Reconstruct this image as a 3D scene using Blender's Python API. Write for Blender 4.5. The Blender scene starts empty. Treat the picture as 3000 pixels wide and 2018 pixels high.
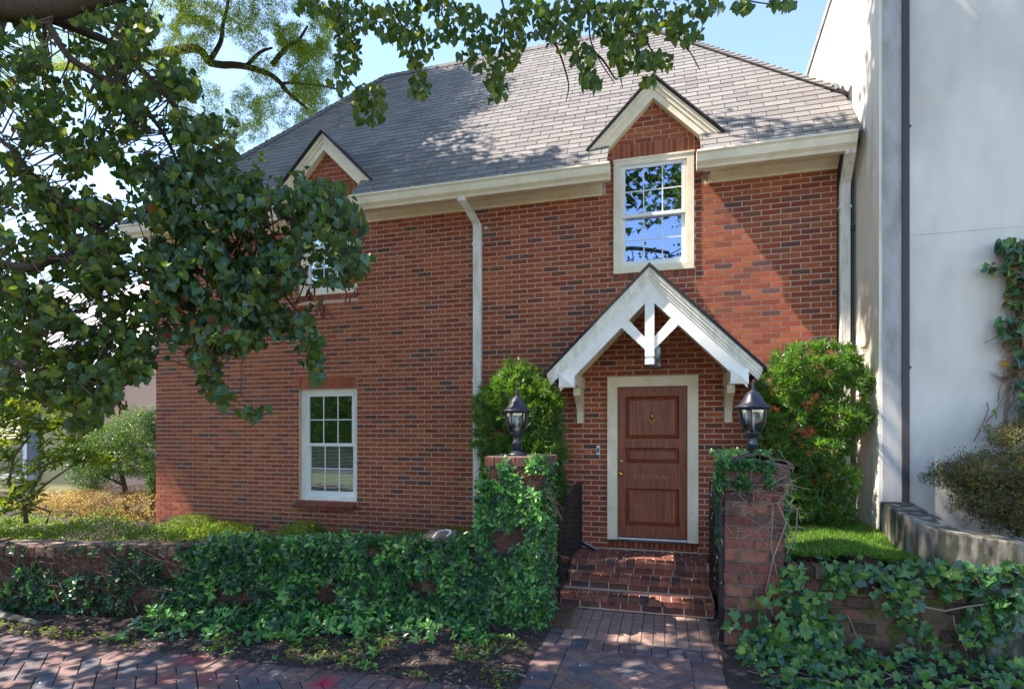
import bpy, math, random
import numpy as np
from mathutils import Vector, Matrix, noise
R = random.Random(7)
S = bpy.context.scene
COL = S.collection

# ------------------------------------------------------------------ camera, sky, sun, exposure
TH = math.atan(1600/5750); FP = 1600.0; CX = 1500.0; HY = 1262.0; CY = -7.19; CZ = 1.956
cs, cc = math.sin(TH), math.cos(TH)
cam_d = bpy.data.cameras.new("camera"); cam = bpy.data.objects.new("camera", cam_d); COL.objects.link(cam)
cam_d.sensor_width = 36; cam_d.lens = 36*FP/3000
cam_d.shift_y = (HY-1009)/3000
cam.location = (0, CY, CZ); cam.rotation_euler = (math.pi/2, 0, TH)
cam_d.clip_start = 0.05; cam_d.clip_end = 2000
S.camera = cam
SUN = Vector((1, 0.30, -1.50)).normalized()          # direction the light travels
world = bpy.data.worlds.new("World"); S.world = world; world.use_nodes = True
wn = world.node_tree.nodes; wl = world.node_tree.links
sky = wn.new("ShaderNodeTexSky"); sky.sky_type = 'NISHITA'; sky.sun_disc = False
sky.sun_elevation = math.asin(-SUN.z); sky.sun_rotation = math.atan2(-SUN.x, -SUN.y)
sky.air_density = 1.0; sky.dust_density = 0.15; sky.ozone_density = 3.2
wl.new(sky.outputs[0], wn["Background"].inputs[0]); wn["Background"].inputs[1].default_value = 0.15
sl = bpy.data.lights.new("sun", 'SUN'); so = bpy.data.objects.new("sun", sl); COL.objects.link(so)
sl.energy = 3.8; sl.angle = math.radians(0.5); sl.color = (1, .93, .82)
so.rotation_euler = SUN.to_track_quat('-Z', 'Y').to_euler(); so.location = (-20, -4, 30)
S.view_settings.view_transform = 'Standard'; S.view_settings.look = 'None'
S.view_settings.exposure = 1.76; S.view_settings.gamma = 1; S.view_settings.use_white_balance = True; S.view_settings.white_balance_temperature = 7000; S.view_settings.white_balance_tint = 14; S.view_settings.use_curve_mapping = False

# ------------------------------------------------------------------ helpers
def ray(px, py):
    l = (px-CX)/FP; v = (HY-py)/FP
    return Vector((-cs+l*cc, cc+l*cs, v))
def atY(px, py, y): r = ray(px, py); return Vector((0, CY, CZ))+r*((y-CY)/r.y)
def atZ(px, py, z): r = ray(px, py); return Vector((0, CY, CZ))+r*((z-CZ)/r.z)
def atD(px, py, d): return Vector((0, CY, CZ))+ray(px, py)*d
def K(x): return x*1.287

def nt(m):
    m.use_nodes = True; return m.node_tree.nodes, m.node_tree.links
def mat(name, col, rough=.8, metal=0, spec=.5, var=.15, scale=8, bump=0, bscale=60, bdist=.004, rnd=0, detail=4, col2=None, mixlo=.45, mixhi=.65, stretch=None, gloss_coat=0, big=0):
    m = bpy.data.materials.new(name); N, L = nt(m); b = N["Principled BSDF"]
    b.inputs["Roughness"].default_value = rough; b.inputs["Metallic"].default_value = metal
    b.inputs["Specular IOR Level"].default_value = spec
    if gloss_coat: b.inputs["Coat Weight"].default_value = gloss_coat; b.inputs["Coat Roughness"].default_value = .12
    tc = N.new("ShaderNodeTexCoord"); mp = N.new("ShaderNodeMapping"); L.new(tc.outputs["Object"], mp.inputs[0])
    geo = N.new("ShaderNodeNewGeometry")
    L.new(geo.outputs["Position"], mp.inputs[0])
    if stretch: mp.inputs["Scale"].default_value = stretch
    n = N.new("ShaderNodeTexNoise"); n.inputs["Scale"].default_value = scale; n.inputs["Detail"].default_value = detail
    L.new(mp.outputs[0], n.inputs[0])
    rgb = N.new("ShaderNodeMix"); rgb.data_type = 'RGBA'; rgb.blend_type = 'MIX'
    rgb.inputs[6].default_value = (*col, 1); rgb.inputs[7].default_value = (*(col2 or col), 1)
    mr = N.new("ShaderNodeMapRange"); mr.inputs[1].default_value = mixlo; mr.inputs[2].default_value = mixhi
    L.new(n.outputs[0], mr.inputs[0]); L.new(mr.outputs[0], rgb.inputs[0])
    hsv = N.new("ShaderNodeHueSaturation"); L.new(rgb.outputs[2], hsv.inputs["Color"])
    # value = 1 + var*(noise2-.5)*2 + rnd*(island-.5)*2
    n2 = N.new("ShaderNodeTexNoise"); n2.inputs["Scale"].default_value = scale*3.1; n2.inputs["Detail"].default_value = 5
    L.new(mp.outputs[0], n2.inputs[0])
    a = N.new("ShaderNodeMath"); a.operation = 'MULTIPLY_ADD'; a.inputs[1].default_value = var*3; a.inputs[2].default_value = 1-var*1.5
    L.new(n2.outputs[0], a.inputs[0]); last = a.outputs[0]
    if big:
        nb = N.new("ShaderNodeTexNoise"); nb.inputs["Scale"].default_value = .9; nb.inputs["Detail"].default_value = 5; L.new(geo.outputs["Position"], nb.inputs[0])
        ab = N.new("ShaderNodeMath"); ab.operation = 'MULTIPLY_ADD'; ab.inputs[1].default_value = big*3; ab.inputs[2].default_value = 1-big*1.5; L.new(nb.outputs[0], ab.inputs[0])
        mb_ = N.new("ShaderNodeMath"); mb_.operation = 'MULTIPLY'; L.new(last, mb_.inputs[0]); L.new(ab.outputs[0], mb_.inputs[1]); last = mb_.outputs[0]
    if rnd:
        oi = N.new("ShaderNodeObjectInfo"); ad = N.new("ShaderNodeMath"); ad.operation = 'ADD'
        L.new(geo.outputs["Random Per Island"], ad.inputs[0]); L.new(oi.outputs["Random"], ad.inputs[1])
        fr = N.new("ShaderNodeMath"); fr.operation = 'FRACT'; L.new(ad.outputs[0], fr.inputs[0])
        b2 = N.new("ShaderNodeMath"); b2.operation = 'MULTIPLY_ADD'; b2.inputs[1].default_value = rnd*2; b2.inputs[2].default_value = -rnd
        L.new(fr.outputs[0], b2.inputs[0])
        c2 = N.new("ShaderNodeMath"); c2.operation = 'ADD'; L.new(last, c2.inputs[0]); L.new(b2.outputs[0], c2.inputs[1]); last = c2.outputs[0]
        h = N.new("ShaderNodeMath"); h.operation = 'MULTIPLY_ADD'; h.inputs[1].default_value = .012; h.inputs[2].default_value = .494
        L.new(fr.outputs[0], h.inputs[0]); L.new(h.outputs[0], hsv.inputs["Hue"])
    L.new(last, hsv.inputs["Value"]); L.new(hsv.outputs[0], b.inputs["Base Color"])
    if bump:
        n3 = N.new("ShaderNodeTexNoise"); n3.inputs["Scale"].default_value = bscale; n3.inputs["Detail"].default_value = 6; n3.inputs["Roughness"].default_value = .65
        L.new(mp.outputs[0], n3.inputs[0])
        bp = N.new("ShaderNodeBump"); bp.inputs["Strength"].default_value = bump; bp.inputs["Distance"].default_value = bdist
        L.new(n3.outputs[0], bp.inputs["Height"]); L.new(bp.outputs[0], b.inputs["Normal"])
    m["hsv"] = 1
    return m
def leafmat(name, col, trans=.35, rough=.5, tcol=None, rnd=.25, spec=.35):
    m = bpy.data.materials.new(name); N, L = nt(m); b = N["Principled BSDF"]
    b.inputs["Roughness"].default_value = rough; b.inputs["Specular IOR Level"].default_value = spec
    geo = N.new("ShaderNodeNewGeometry"); oi = N.new("ShaderNodeObjectInfo")
    ad = N.new("ShaderNodeMath"); ad.operation = 'ADD'; L.new(geo.outputs["Random Per Island"], ad.inputs[0]); L.new(oi.outputs["Random"], ad.inputs[1])
    fr = N.new("ShaderNodeMath"); fr.operation = 'FRACT'; L.new(ad.outputs[0], fr.inputs[0])
    v = N.new("ShaderNodeMath"); v.operation = 'MULTIPLY_ADD'; v.inputs[1].default_value = rnd*2; v.inputs[2].default_value = 1-rnd; L.new(fr.outputs[0], v.inputs[0])
    h = N.new("ShaderNodeMath"); h.operation = 'MULTIPLY_ADD'; h.inputs[1].default_value = -.05; h.inputs[2].default_value = .525; L.new(fr.outputs[0], h.inputs[0])
    hs = N.new("ShaderNodeHueSaturation"); hs.inputs["Color"].default_value = (*col, 1); L.new(v.outputs[0], hs.inputs["Value"]); L.new(h.outputs[0], hs.inputs["Hue"])
    L.new(hs.outputs[0], b.inputs["Base Color"])
    tr = N.new("ShaderNodeBsdfTranslucent"); hs2 = N.new("ShaderNodeHueSaturation")
    t = tcol or (min(1, col[0]*2.2+.02), min(1, col[1]*2.4), col[2]*.9)
    hs2.inputs["Color"].default_value = (*t, 1); L.new(v.outputs[0], hs2.inputs["Value"]); L.new(hs2.outputs[0], tr.inputs[0])
    mx = N.new("ShaderNodeMixShader"); mx.inputs[0].default_value = trans
    L.new(b.outputs[0], mx.inputs[1]); L.new(tr.outputs[0], mx.inputs[2]); L.new(mx.outputs[0], N["Material Output"].inputs[0])
    return m

def tag(o, label=None, cat=None, group=None, kind=None):
    if label: o["label"] = label
    if cat: o["category"] = cat
    if group: o["group"] = group
    if kind: o["kind"] = kind
    return o
def empty(name, loc, label, cat, group=None):
    o = bpy.data.objects.new(name, None); COL.objects.link(o); o.location = loc; o.empty_display_size = .2
    EM[o.name] = Vector(loc)
    return tag(o, label, cat, group)
EM = {}
def wpos(o):
    p = Vector((0, 0, 0))
    while o is not None: p += Vector(o.location); o = o.parent
    return p
def mk(name, verts, faces, mats, parent=None, midx=None, smooth=False, kind=None):
    """verts are world coordinates; the mesh is stored relative to its parent"""
    me = bpy.data.meshes.new(name)
    off = wpos(parent) if parent else Vector((0, 0, 0))
    vs = [(v[0]-off[0], v[1]-off[1], v[2]-off[2]) for v in verts] if not isinstance(verts, np.ndarray) else (verts-np.array(off)).tolist()
    me.from_pydata(vs, [], faces)
    for m in (mats if isinstance(mats, (list, tuple)) else [mats]): me.materials.append(m)
    if midx is not None: me.polygons.foreach_set("material_index", np.array(midx, dtype=np.int32))
    if smooth: me.polygons.foreach_set("use_smooth", np.ones(len(me.polygons), dtype=bool))
    me.update()
    o = bpy.data.objects.new(name, me); COL.objects.link(o)
    if parent: o.parent = parent
    if kind: o["kind"] = kind
    return o
class MB:
    def __init__(s): s.v = []; s.f = []; s.m = []
    def add(s, v, f, m=0):
        o = len(s.v); s.v += [tuple(p) for p in v]; s.f += [tuple(i+o for i in q) for q in f]; s.m += [m]*len(f); return s
    def box(s, x0, x1, y0, y1, z0, z1, m=0):
        v = [(x, y, z) for x in (x0, x1) for y in (y0, y1) for z in (z0, z1)]
        return s.add(v, [(0, 1, 3, 2), (4, 6, 7, 5), (0, 4, 5, 1), (2, 3, 7, 6), (0, 2, 6, 4), (1, 5, 7, 3)], m)
    def prism(s, poly, a, b, axis='y', m=0):
        """poly in the plane across axis, extruded a..b"""
        n = len(poly)
        def P(p, t): return (p[0], t, p[1]) if axis == 'y' else ((t, p[0], p[1]) if axis == 'x' else (p[0], p[1], t))
        v = [P(p, a) for p in poly]+[P(p, b) for p in poly]
        f = [tuple(range(n)), tuple(range(2*n-1, n-1, -1))]+[(i, i+n, (i+1) % n+n, (i+1) % n) for i in range(n)]
        return s.add(v, f, m)
    def tube(s, pts, rad, n=6, m=0, cap=True):
        pts = [Vector(p) for p in pts]; k = len(pts)
        if k < 2: return s
        if not isinstance(rad, (list, tuple)): rad = [rad]*k
        v = []; f = []; up = Vector((.13, .21, .97))
        for i, p in enumerate(pts):
            t = (pts[min(i+1, k-1)]-pts[max(i-1, 0)]).normalized()
            a = t.cross(up)
            if a.length < .05: a = t.cross(Vector((1, 0, 0)))
            a.normalize(); b = t.cross(a)
            for j in range(n):
                w = 2*math.pi*j/n; v.append(p+(a*math.cos(w)+b*math.sin(w))*rad[i])
        for i in range(k-1):
            for j in range(n): f.append((i*n+j, i*n+(j+1) % n, (i+1)*n+(j+1) % n, (i+1)*n+j))
        if cap: f.append(tuple(range(n-1, -1, -1))); f.append(tuple(range((k-1)*n, k*n)))
        return s.add(v, f, m)
    def lathe(s, c, prof, n=16, m=0, cap=True):
        v = []; f = []
        for r, z in prof:
            for j in range(n): w = 2*math.pi*j/n; v.append((c[0]+r*math.cos(w), c[1]+r*math.sin(w), c[2]+z))
        for i in range(len(prof)-1):
            for j in range(n): f.append((i*n+j, i*n+(j+1) % n, (i+1)*n+(j+1) % n, (i+1)*n+j))
        if cap: f.append(tuple(range(n-1, -1, -1))); f.append(tuple(range((len(prof)-1)*n, len(prof)*n)))
        return s.add(v, f, m)
    def grid(s, fn, nu, nv, m=0):
        v = [fn(i/nu, j/nv) for j in range(nv+1) for i in range(nu+1)]
        f = [(j*(nu+1)+i, j*(nu+1)+i+1, (j+1)*(nu+1)+i+1, (j+1)*(nu+1)+i) for j in range(nv) for i in range(nu)]
        return s.add(v, f, m)
    def ob(s, name, mats, parent=None, smooth=False, kind=None):
        return mk(name, s.v, s.f, mats, parent, s.m, smooth, kind)

def clip(poly, planes):
    """poly 2-D, planes (a,b,c): keep a*x+b*y<=c"""
    for a, b, c in planes:
        out = []
        for i in range(len(poly)):
            p, q = poly[i], poly[(i+1) % len(poly)]
            dp = a*p[0]+b*p[1]-c; dq = a*q[0]+b*q[1]-c
            if dp <= 0: out.append(p)
            if dp*dq < 0:
                t = dp/(dp-dq); out.append((p[0]+(q[0]-p[0])*t, p[1]+(q[1]-p[1])*t))
        poly = out
        if len(poly) < 3: return []
    return poly
def parea(p): return abs(sum(p[i][0]*p[(i+1) % len(p)][1]-p[(i+1) % len(p)][0]*p[i][1] for i in range(len(p))))/2
def slab(poly, t, ch):
    """front face at w=0 looking +w, body back to w=-t, chamfer ch; local coords"""
    n = len(poly); cx = sum(p[0] for p in poly)/n; cy = sum(p[1] for p in poly)/n
    a = sum(poly[i][0]*poly[(i+1) % n][1]-poly[(i+1) % n][0]*poly[i][1] for i in range(n))
    if a < 0: poly = poly[::-1]
    def ins(p):
        d = math.hypot(p[0]-cx, p[1]-cy); k = max(0, 1-ch*1.5/max(d, .001)); return (cx+(p[0]-cx)*k, cy+(p[1]-cy)*k)
    v = [(p[0], p[1], -t) for p in poly]+[(p[0], p[1], -ch) for p in poly]+[(*ins(p), 0) for p in poly]
    f = [tuple(range(2*n, 3*n))]
    for i in range(n):
        j = (i+1) % n; f.append((i, j, n+j, n+i)); f.append((n+i, n+j, 2*n+j, 2*n+i))
    return v, f
PM = {}
CAMP = Vector((0, CY, CZ))
class Pieces:
    """many alike pieces: the ones that show largest become objects, the rest one joined part"""
    def __init__(s, mats): s.l = []; s.mats = mats
    def rect(s, M, w, h, t, mi, ch=.003):
        s.l.append((M, (round(w, 3), round(h, 3), round(t, 3), ch, mi), None, w*h, mi))
    def poly(s, M, poly, t, mi, ch=.003):
        cx = sum(p[0] for p in poly)/len(poly); cy = sum(p[1] for p in poly)/len(poly)
        s.l.append((M @ Matrix.Translation((cx, cy, 0)), None, ([(p[0]-cx, p[1]-cy) for p in poly], t, ch), parea(poly), mi))
    def build(s, name, parent, nobj=300):
        def sc(e):
            c = e[0].translation; d = c-CAMP
            dep = -d.x*cs+d.y*cc
            if dep < .3: return 0
            px = CX+FP*(d.x*cc+d.y*cs)/dep; py = HY-FP*d.z/dep
            if not (-60 < px < 3060 and -60 < py < 2080): return 0
            n = e[0].to_3x3() @ Vector((0, 0, 1))
            return e[3]*abs(n.dot(d.normalized()))/d.length_squared
        order = sorted(s.l, key=sc, reverse=True)
        off = wpos(parent)
        for e in order[:nobj]:
            if sc(e) <= 0: break
            M, key, pl, ar, mi = e
            if key:
                kk = (name, key, s.mats[mi].name)
                if kk not in PM:
                    w, h, t, ch, _ = key
                    v, f = slab([(-w/2, -h/2), (w/2, -h/2), (w/2, h/2), (-w/2, h/2)], t, ch)
                    me = bpy.data.meshes.new(name); me.from_pydata(v, [], f); me.materials.append(s.mats[mi]); me.update(); PM[kk] = me
                me = PM[kk]
            else:
                v, f = slab(*pl); me = bpy.data.meshes.new(name); me.from_pydata(v, [], f); me.materials.append(s.mats[mi]); me.update()
            o = bpy.data.objects.new(name, me); COL.objects.link(o); o.parent = parent
            o.matrix_local = Matrix.Translation(-off) @ M
        k = 0
        for e in order[:nobj]:
            if sc(e) <= 0: break
            k += 1
        rest = order[k:]
        if rest:
            b = MB()
            for M, key, pl, ar, mi in rest:
                if key:
                    w, h, t, ch, _ = key; v, f = slab([(-w/2, -h/2), (w/2, -h/2), (w/2, h/2), (-w/2, h/2)], t, ch)
                else: v, f = slab(*pl)
                b.add([M @ Vector(p) for p in v], f, mi)
            b.ob(name+"_course" if name == "shingle" else name+"work", s.mats, parent, kind="stuff")
def frame(o, u, v):
    u = Vector(u).normalized(); v = Vector(v).normalized(); w = u.cross(v)
    M = Matrix.Identity(4)
    for i in range(3): M[i][0] = u[i]; M[i][1] = v[i]; M[i][2] = w[i]; M[i][3] = o[i]
    return M
def rotm(): return Matrix.Rotation(R.uniform(0, 6.283), 4, Vector((R.gauss(0, 1), R.gauss(0, 1), R.gauss(0, 1))).normalized())

def leaves(parent, name, tmpls, mats, items, nobj=0, stuffname="foliage"):
    """items: list of (Matrix, template index, material index). nearest nobj are objects, rest one stuff part"""
    if nobj:
        def dd(it):
            c = it[0].translation; d = c-CAMP; dep = -d.x*cs+d.y*cc
            if dep < .3: return 1e9
            px = CX+FP*(d.x*cc+d.y*cs)/dep; py = HY-FP*d.z/dep
            if not (-20 < px < 3020 and -20 < py < 2040): return 1e9
            return d.length
        items = sorted(items, key=dd); off = wpos(parent); k = 0
        for M, ti, mi in items[:nobj]:
            if dd((M, ti, mi)) > 1e8: break
            kk = (name, ti, mats[mi].name)
            if kk not in PM:
                me = bpy.data.meshes.new(name); me.from_pydata(tmpls[ti][0], [], tmpls[ti][1]); me.materials.append(mats[mi]); me.update(); PM[kk] = me
            o = bpy.data.objects.new(name, PM[kk]); COL.objects.link(o); o.parent = parent
            o.matrix_local = Matrix.Translation(-off) @ M; k += 1
        items = items[k:]
    if not items: return
    off = np.array(wpos(parent)) if parent else np.zeros(3)
    V = []; F = []; LT = []; MI = []; base = 0
    tv = [np.array(t[0], dtype=np.float64) for t in tmpls]
    for ti in range(len(tmpls)):
        sel = [it for it in items if it[1] == ti]
        if not sel: continue
        Ms = np.array([[list(r) for r in it[0]] for it in sel])          # n,4,4
        P = np.einsum('nij,kj->nki', Ms[:, :3, :3], tv[ti])+Ms[:, None, :3, 3]-off
        nk = len(tv[ti]); n = len(sel)
        loops = np.concatenate([np.array(f) for f in tmpls[ti][1]]); lens = np.array([len(f) for f in tmpls[ti][1]])
        V.append(P.reshape(-1, 3)); F.append((loops[None, :]+(np.arange(n)*nk)[:, None]+base).ravel())
        LT.append(np.tile(lens, n)); MI.append(np.repeat(np.array([it[2] for it in sel]), len(lens))); base += n*nk
    V = np.concatenate(V); F = np.concatenate(F); LT = np.concatenate(LT); MI = np.concatenate(MI)
    me = bpy.data.meshes.new(stuffname); me.vertices.add(len(V)); me.vertices.foreach_set("co", V.astype(np.float32).ravel())
    me.loops.add(len(F)); me.loops.foreach_set("vertex_index", F.astype(np.int32))
    me.polygons.add(len(LT)); st = np.concatenate([[0], np.cumsum(LT)[:-1]])
    me.polygons.foreach_set("loop_start", st.astype(np.int32)); me.polygons.foreach_set("loop_total", LT.astype(np.int32))
    me.polygons.foreach_set("material_index", MI.astype(np.int32))
    for m in mats: me.materials.append(m)
    me.update(); me.validate()
    o = bpy.data.objects.new(stuffname, me); COL.objects.link(o)
    if parent: o.parent = parent
    o["kind"] = "stuff"
    return o
def TRS(p, s, face=None, jit=.5, sy=1, sz=1):
    """leaf matrix at p, scale s; leaf template lies in xy, tip +y, normal +z"""
    if face is None: q = rotm()
    else:
        n = (Vector(face).normalized()+Vector((R.gauss(0, jit), R.gauss(0, jit), R.gauss(0, jit)))).normalized()
        q = n.to_track_quat('Z', 'Y').to_matrix().to_4x4() @ Matrix.Rotation(R.uniform(0, 6.283), 4, 'Z')
    return Matrix.Translation(p) @ q @ Matrix.Diagonal((s, s*sy, s*sz, 1))
def hang(p, s, face, jit=.4, droop=1.0, spin=.6):
    """leaf that hangs: normal about face, tip pointing down"""
    n = (Vector(face).normalized()+Vector((R.gauss(0, jit), R.gauss(0, jit), R.gauss(0, jit)))).normalized()
    t = Vector((R.gauss(0, spin), R.gauss(0, spin), -droop)); t = (t-n*t.dot(n))
    if t.length < .05: t = n.orthogonal()
    t.normalize(); x = t.cross(n)
    M = Matrix.Identity(4)
    for i in range(3): M[i][0] = x[i]*s; M[i][1] = t[i]*s; M[i][2] = n[i]*s; M[i][3] = p[i]
    return M
# leaf templates (unit length ~1, stalk at origin, tip +y)
def fan(out, fold=.12, droop=.1):
    v = [(0, .42, fold*.0)]+[(x, y, fold*abs(x)*1.6-droop*y*y) for x, y in out]; n = len(out)
    return v, [(0, i+1, (i+1) % n+1) for i in range(n)]
def heartleaf(f_, d_, sk):
    v, f = fan([(0, 0), (.17, -.09), (.37, -.06), (.47, .14), (.45, .40), (.30, .66), (.05+sk, 1.0), (-.22, .72), (-.40, .46), (-.49, .16), (-.36, -.08), (-.15, -.10)], f_, d_)
    return [(x*(1+.1*sk), y, z+.06*math.sin(7*x+3*y)) for x, y, z in v], f
HEARTS = [heartleaf(.10, .12, 0), heartleaf(.45, .30, .06), heartleaf(-.28, .35, -.05), heartleaf(.7, .05, .03)]
HEART = fan([(0, 0), (.2, -.12), (.42, -.06), (.52, .18), (.44, .48), (.22, .78), (0, 1.05), (-.22, .78), (-.44, .48), (-.52, .18), (-.42, -.06), (-.2, -.12)])
def ivyleaf(k, f_, d_, seed):
    r = random.Random(seed); o = [(0, 0), (.20, -.16), (.44, -.14), (.42, .12), (.60+.12*k, .30), (.38, .46), (.26, .62), (0, .95+.1*k), (-.26, .62), (-.38, .46), (-.60-.12*k, .30), (-.42, .12), (-.44, -.14), (-.20, -.16)]
    v, f = fan([(x+r.gauss(0, .025), y+r.gauss(0, .025)) for x, y in o], f_, d_); return [(x, y, z+.05*math.sin(6*x+4*y+seed)) for x, y, z in v], f
IVYS = [ivyleaf(.2, .1, .12, 1), ivyleaf(.8, .25, .25, 2), ivyleaf(-.4, -.15, .3, 3), ivyleaf(.4, .4, .05, 4)]
IVY = fan([(0, 0), (.22, -.2), (.5, -.18), (.42, .12), (.78, .32), (.36, .5), (.24, .66), (0, 1.05), (-.24, .66), (-.36, .5), (-.78, .32), (-.42, .12), (-.5, -.18), (-.22, -.2)], .1, .08)
OVAL = ([(0, 0, 0), (.2, .3, .05), (.24, .6, .02), (0, 1, -.08), (-.24, .6, .02), (-.2, .3, .05), (0, .5, -.03)], [(0, 1, 6), (1, 2, 6), (2, 3, 6), (3, 4, 6), (4, 5, 6), (5, 0, 6)])
LANCE = ([(0, 0, 0), (.12, .4, .03), (0, 1, -.1), (-.12, .4, .03)], [(0, 1, 2, 3)])
def clump(tm, n, spread, sc, seed, flat=False, tilt=.6):
    r = random.Random(seed); v = []; f = []
    for i in range(n):
        if flat: q = Matrix.Rotation(6.283*i/n+r.uniform(-.3, .3), 4, 'Z') @ Matrix.Rotation(r.uniform(-.1, tilt), 4, 'X')
        else: q = Matrix.Rotation(r.uniform(0, 6.28), 4, Vector((r.gauss(0, 1), r.gauss(0, 1), r.gauss(0, 1))).normalized())
        o = Vector((r.gauss(0, spread), r.gauss(0, spread), r.gauss(0, spread*(.3 if flat else 1)))); s = sc*r.uniform(.7, 1.2); b = len(v)
        v += [tuple(o+(q @ Vector(p))*s) for p in tm[0]]; f += [tuple(k+b for k in q2) for q2 in tm[1]]
    return v, f
SPRIG = [clump(OVAL, 6, .1, .55, s, True) for s in range(3)]
TUFT = [clump(LANCE, 7, .35, .5, 10+s) for s in range(3)]
TUFT2 = [clump(OVAL, 7, .38, .42, 30+s) for s in range(3)]
def needles(n, seed, w=.055):
    r = random.Random(seed); v = []; f = []
    for i in range(n):
        a = 6.283*i/n*2.4+r.uniform(-.3, .3); e = r.uniform(.05, 1.35)
        d = Vector((math.cos(a)*math.cos(e), math.sin(a)*math.cos(e), math.sin(e))); x = d.orthogonal().normalized()*w; l = r.uniform(.7, 1.05)
        o = Vector((0, 0, r.uniform(-.2, .15))); b = len(v)
        v += [tuple(o-x*.6), tuple(o+d*l*.5-x), tuple(o+d*l+Vector((0, 0, -.08))), tuple(o+d*l*.5+x), tuple(o+x*.6)]; f += [(b, b+1, b+3, b+4), (b+1, b+2, b+3)]
    return v, f
WHORL = [needles(13, s) for s in range(3)]
BLADE = [needles(9, 50+s, .05) for s in range(3)]

# ------------------------------------------------------------------ materials
BR = [mat("brick_red", (.345, .080, .038), .9, bump=.7, var=.2, scale=14, rnd=.12, bscale=70, bdist=.008, big=.16),
      mat("brick_deep_red", (.27, .062, .032), .9, bump=.7, var=.2, scale=14, rnd=.12, bscale=70, bdist=.008, big=.16),
      mat("brick_orange", (.39, .104, .046), .9, bump=.7, var=.2, scale=14, rnd=.12, bscale=70, bdist=.008, big=.16),
      mat("brick_brown", (.20, .062, .040), .9, bump=.7, var=.22, scale=14, rnd=.15, bscale=70, bdist=.008, big=.16),
      mat("brick_plum", (.135, .058, .054), .9, bump=.7, var=.22, scale=14, rnd=.15, bscale=70, bdist=.008, big=.16)]
BRS = [mat("paving_brick_%s" % n_, c_, .85, bump=.8, var=.28, scale=12, rnd=.16, bscale=70, bdist=.006, big=.2, col2=tuple(x*.55 for x in c_), mixlo=.5, mixhi=.7) for n_, c_ in (("red", (.25, .085, .058)), ("deep_red", (.19, .066, .050)), ("tan", (.27, .105, .070)), ("brown", (.13, .060, .050)), ("plum", (.085, .048, .055)))]
def brm(): return R.choices(range(5), [44, 31, 12, 9, 4])[0]
MORTAR = mat("mortar", (.58, .41, .32), .95, var=.12, bump=.3)
OLDM = mat("old_mortar", (.24, .17, .14), .95, var=.3, bump=.6, col2=(.08, .07, .06))
CREAM = mat("cream_paint", (.88, .78, .62), .5, var=.06, scale=4, col2=(.78, .68, .52))
WHITE = mat("white_paint", (.86, .86, .84), .45, var=.05, scale=4, col2=(.78, .77, .75))
WHITEG = mat("grubby_white_paint", (.84, .82, .77), .55, var=.1, scale=5, col2=(.66, .63, .57), stretch=(3, 3, .6))
VINYL = mat("white_vinyl", (.82, .84, .86), .35, var=.02)
SHG = [mat("shingle_grey", (.20, .192, .192), .95, var=.16, scale=9, bump=.7, bscale=260, bdist=.003, rnd=.04),
       mat("shingle_dark", (.168, .162, .164), .95, var=.16, scale=9, bump=.7, bscale=260, bdist=.003, rnd=.04),
       mat("shingle_pale", (.222, .214, .213), .95, var=.16, scale=9, bump=.7, bscale=260, bdist=.003, rnd=.08)]
FELT = mat("roofing_felt", (.025, .022, .028), .9)
IRON = mat("black_iron", (.012, .012, .016), .35, metal=.0, spec=.6, var=.2)
RUSTI = mat("flaking_black_iron", (.014, .013, .016), .5, var=.2, scale=30, col2=(.55, .53, .5), mixlo=.66, mixhi=.69, stretch=(1, 1, .35))
LAMPB = mat("blue_black_metal", (.018, .024, .045), .38, spec=.6, var=.15)
BRASS = mat("brass", (.62, .40, .12), .25, metal=1, var=.1)
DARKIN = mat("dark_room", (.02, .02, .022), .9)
BLIND = mat("blind_slat", (.62, .62, .58), .6, var=.03)
def woodmat():
    m = bpy.data.materials.new("mahogany_door"); N, L = nt(m); b = N["Principled BSDF"]
    g = N.new("ShaderNodeNewGeometry"); mp = N.new("ShaderNodeMapping"); mp.inputs["Scale"].default_value = (1, 1, .08); L.new(g.outputs["Position"], mp.inputs[0])
    n = N.new("ShaderNodeTexNoise"); n.inputs["Scale"].default_value = 45; n.inputs["Detail"].default_value = 6; n.inputs["Distortion"].default_value = .4; L.new(mp.outputs[0], n.inputs[0])
    c = N.new("ShaderNodeValToRGB"); e = c.color_ramp.elements; e[0].position = .3; e[0].color = (.15, .036, .018, 1); e[1].position = .72; e[1].color = (.35, .098, .046, 1)
    L.new(n.outputs[0], c.inputs[0])
    n2 = N.new("ShaderNodeTexNoise"); n2.inputs["Scale"].default_value = 2.2; L.new(g.outputs["Position"], n2.inputs[0])
    mx = N.new("ShaderNodeMix"); mx.data_type = 'RGBA'; mx.inputs[7].default_value = (.24, .085, .055, 1); L.new(c.outputs[0], mx.inputs[6])
    mr = N.new("ShaderNodeMapRange"); mr.inputs[1].default_value = .5; mr.inputs[2].default_value = .75; mr.inputs[4].default_value = .7; L.new(n2.outputs[0], mr.inputs[0]); L.new(mr.outputs[0], mx.inputs[0])
    L.new(mx.outputs[2], b.inputs["Base Color"]); b.inputs["Roughness"].default_value = .42
    b.inputs["Specular IOR Level"].default_value = .35
    return m
WOOD = woodmat()
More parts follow.
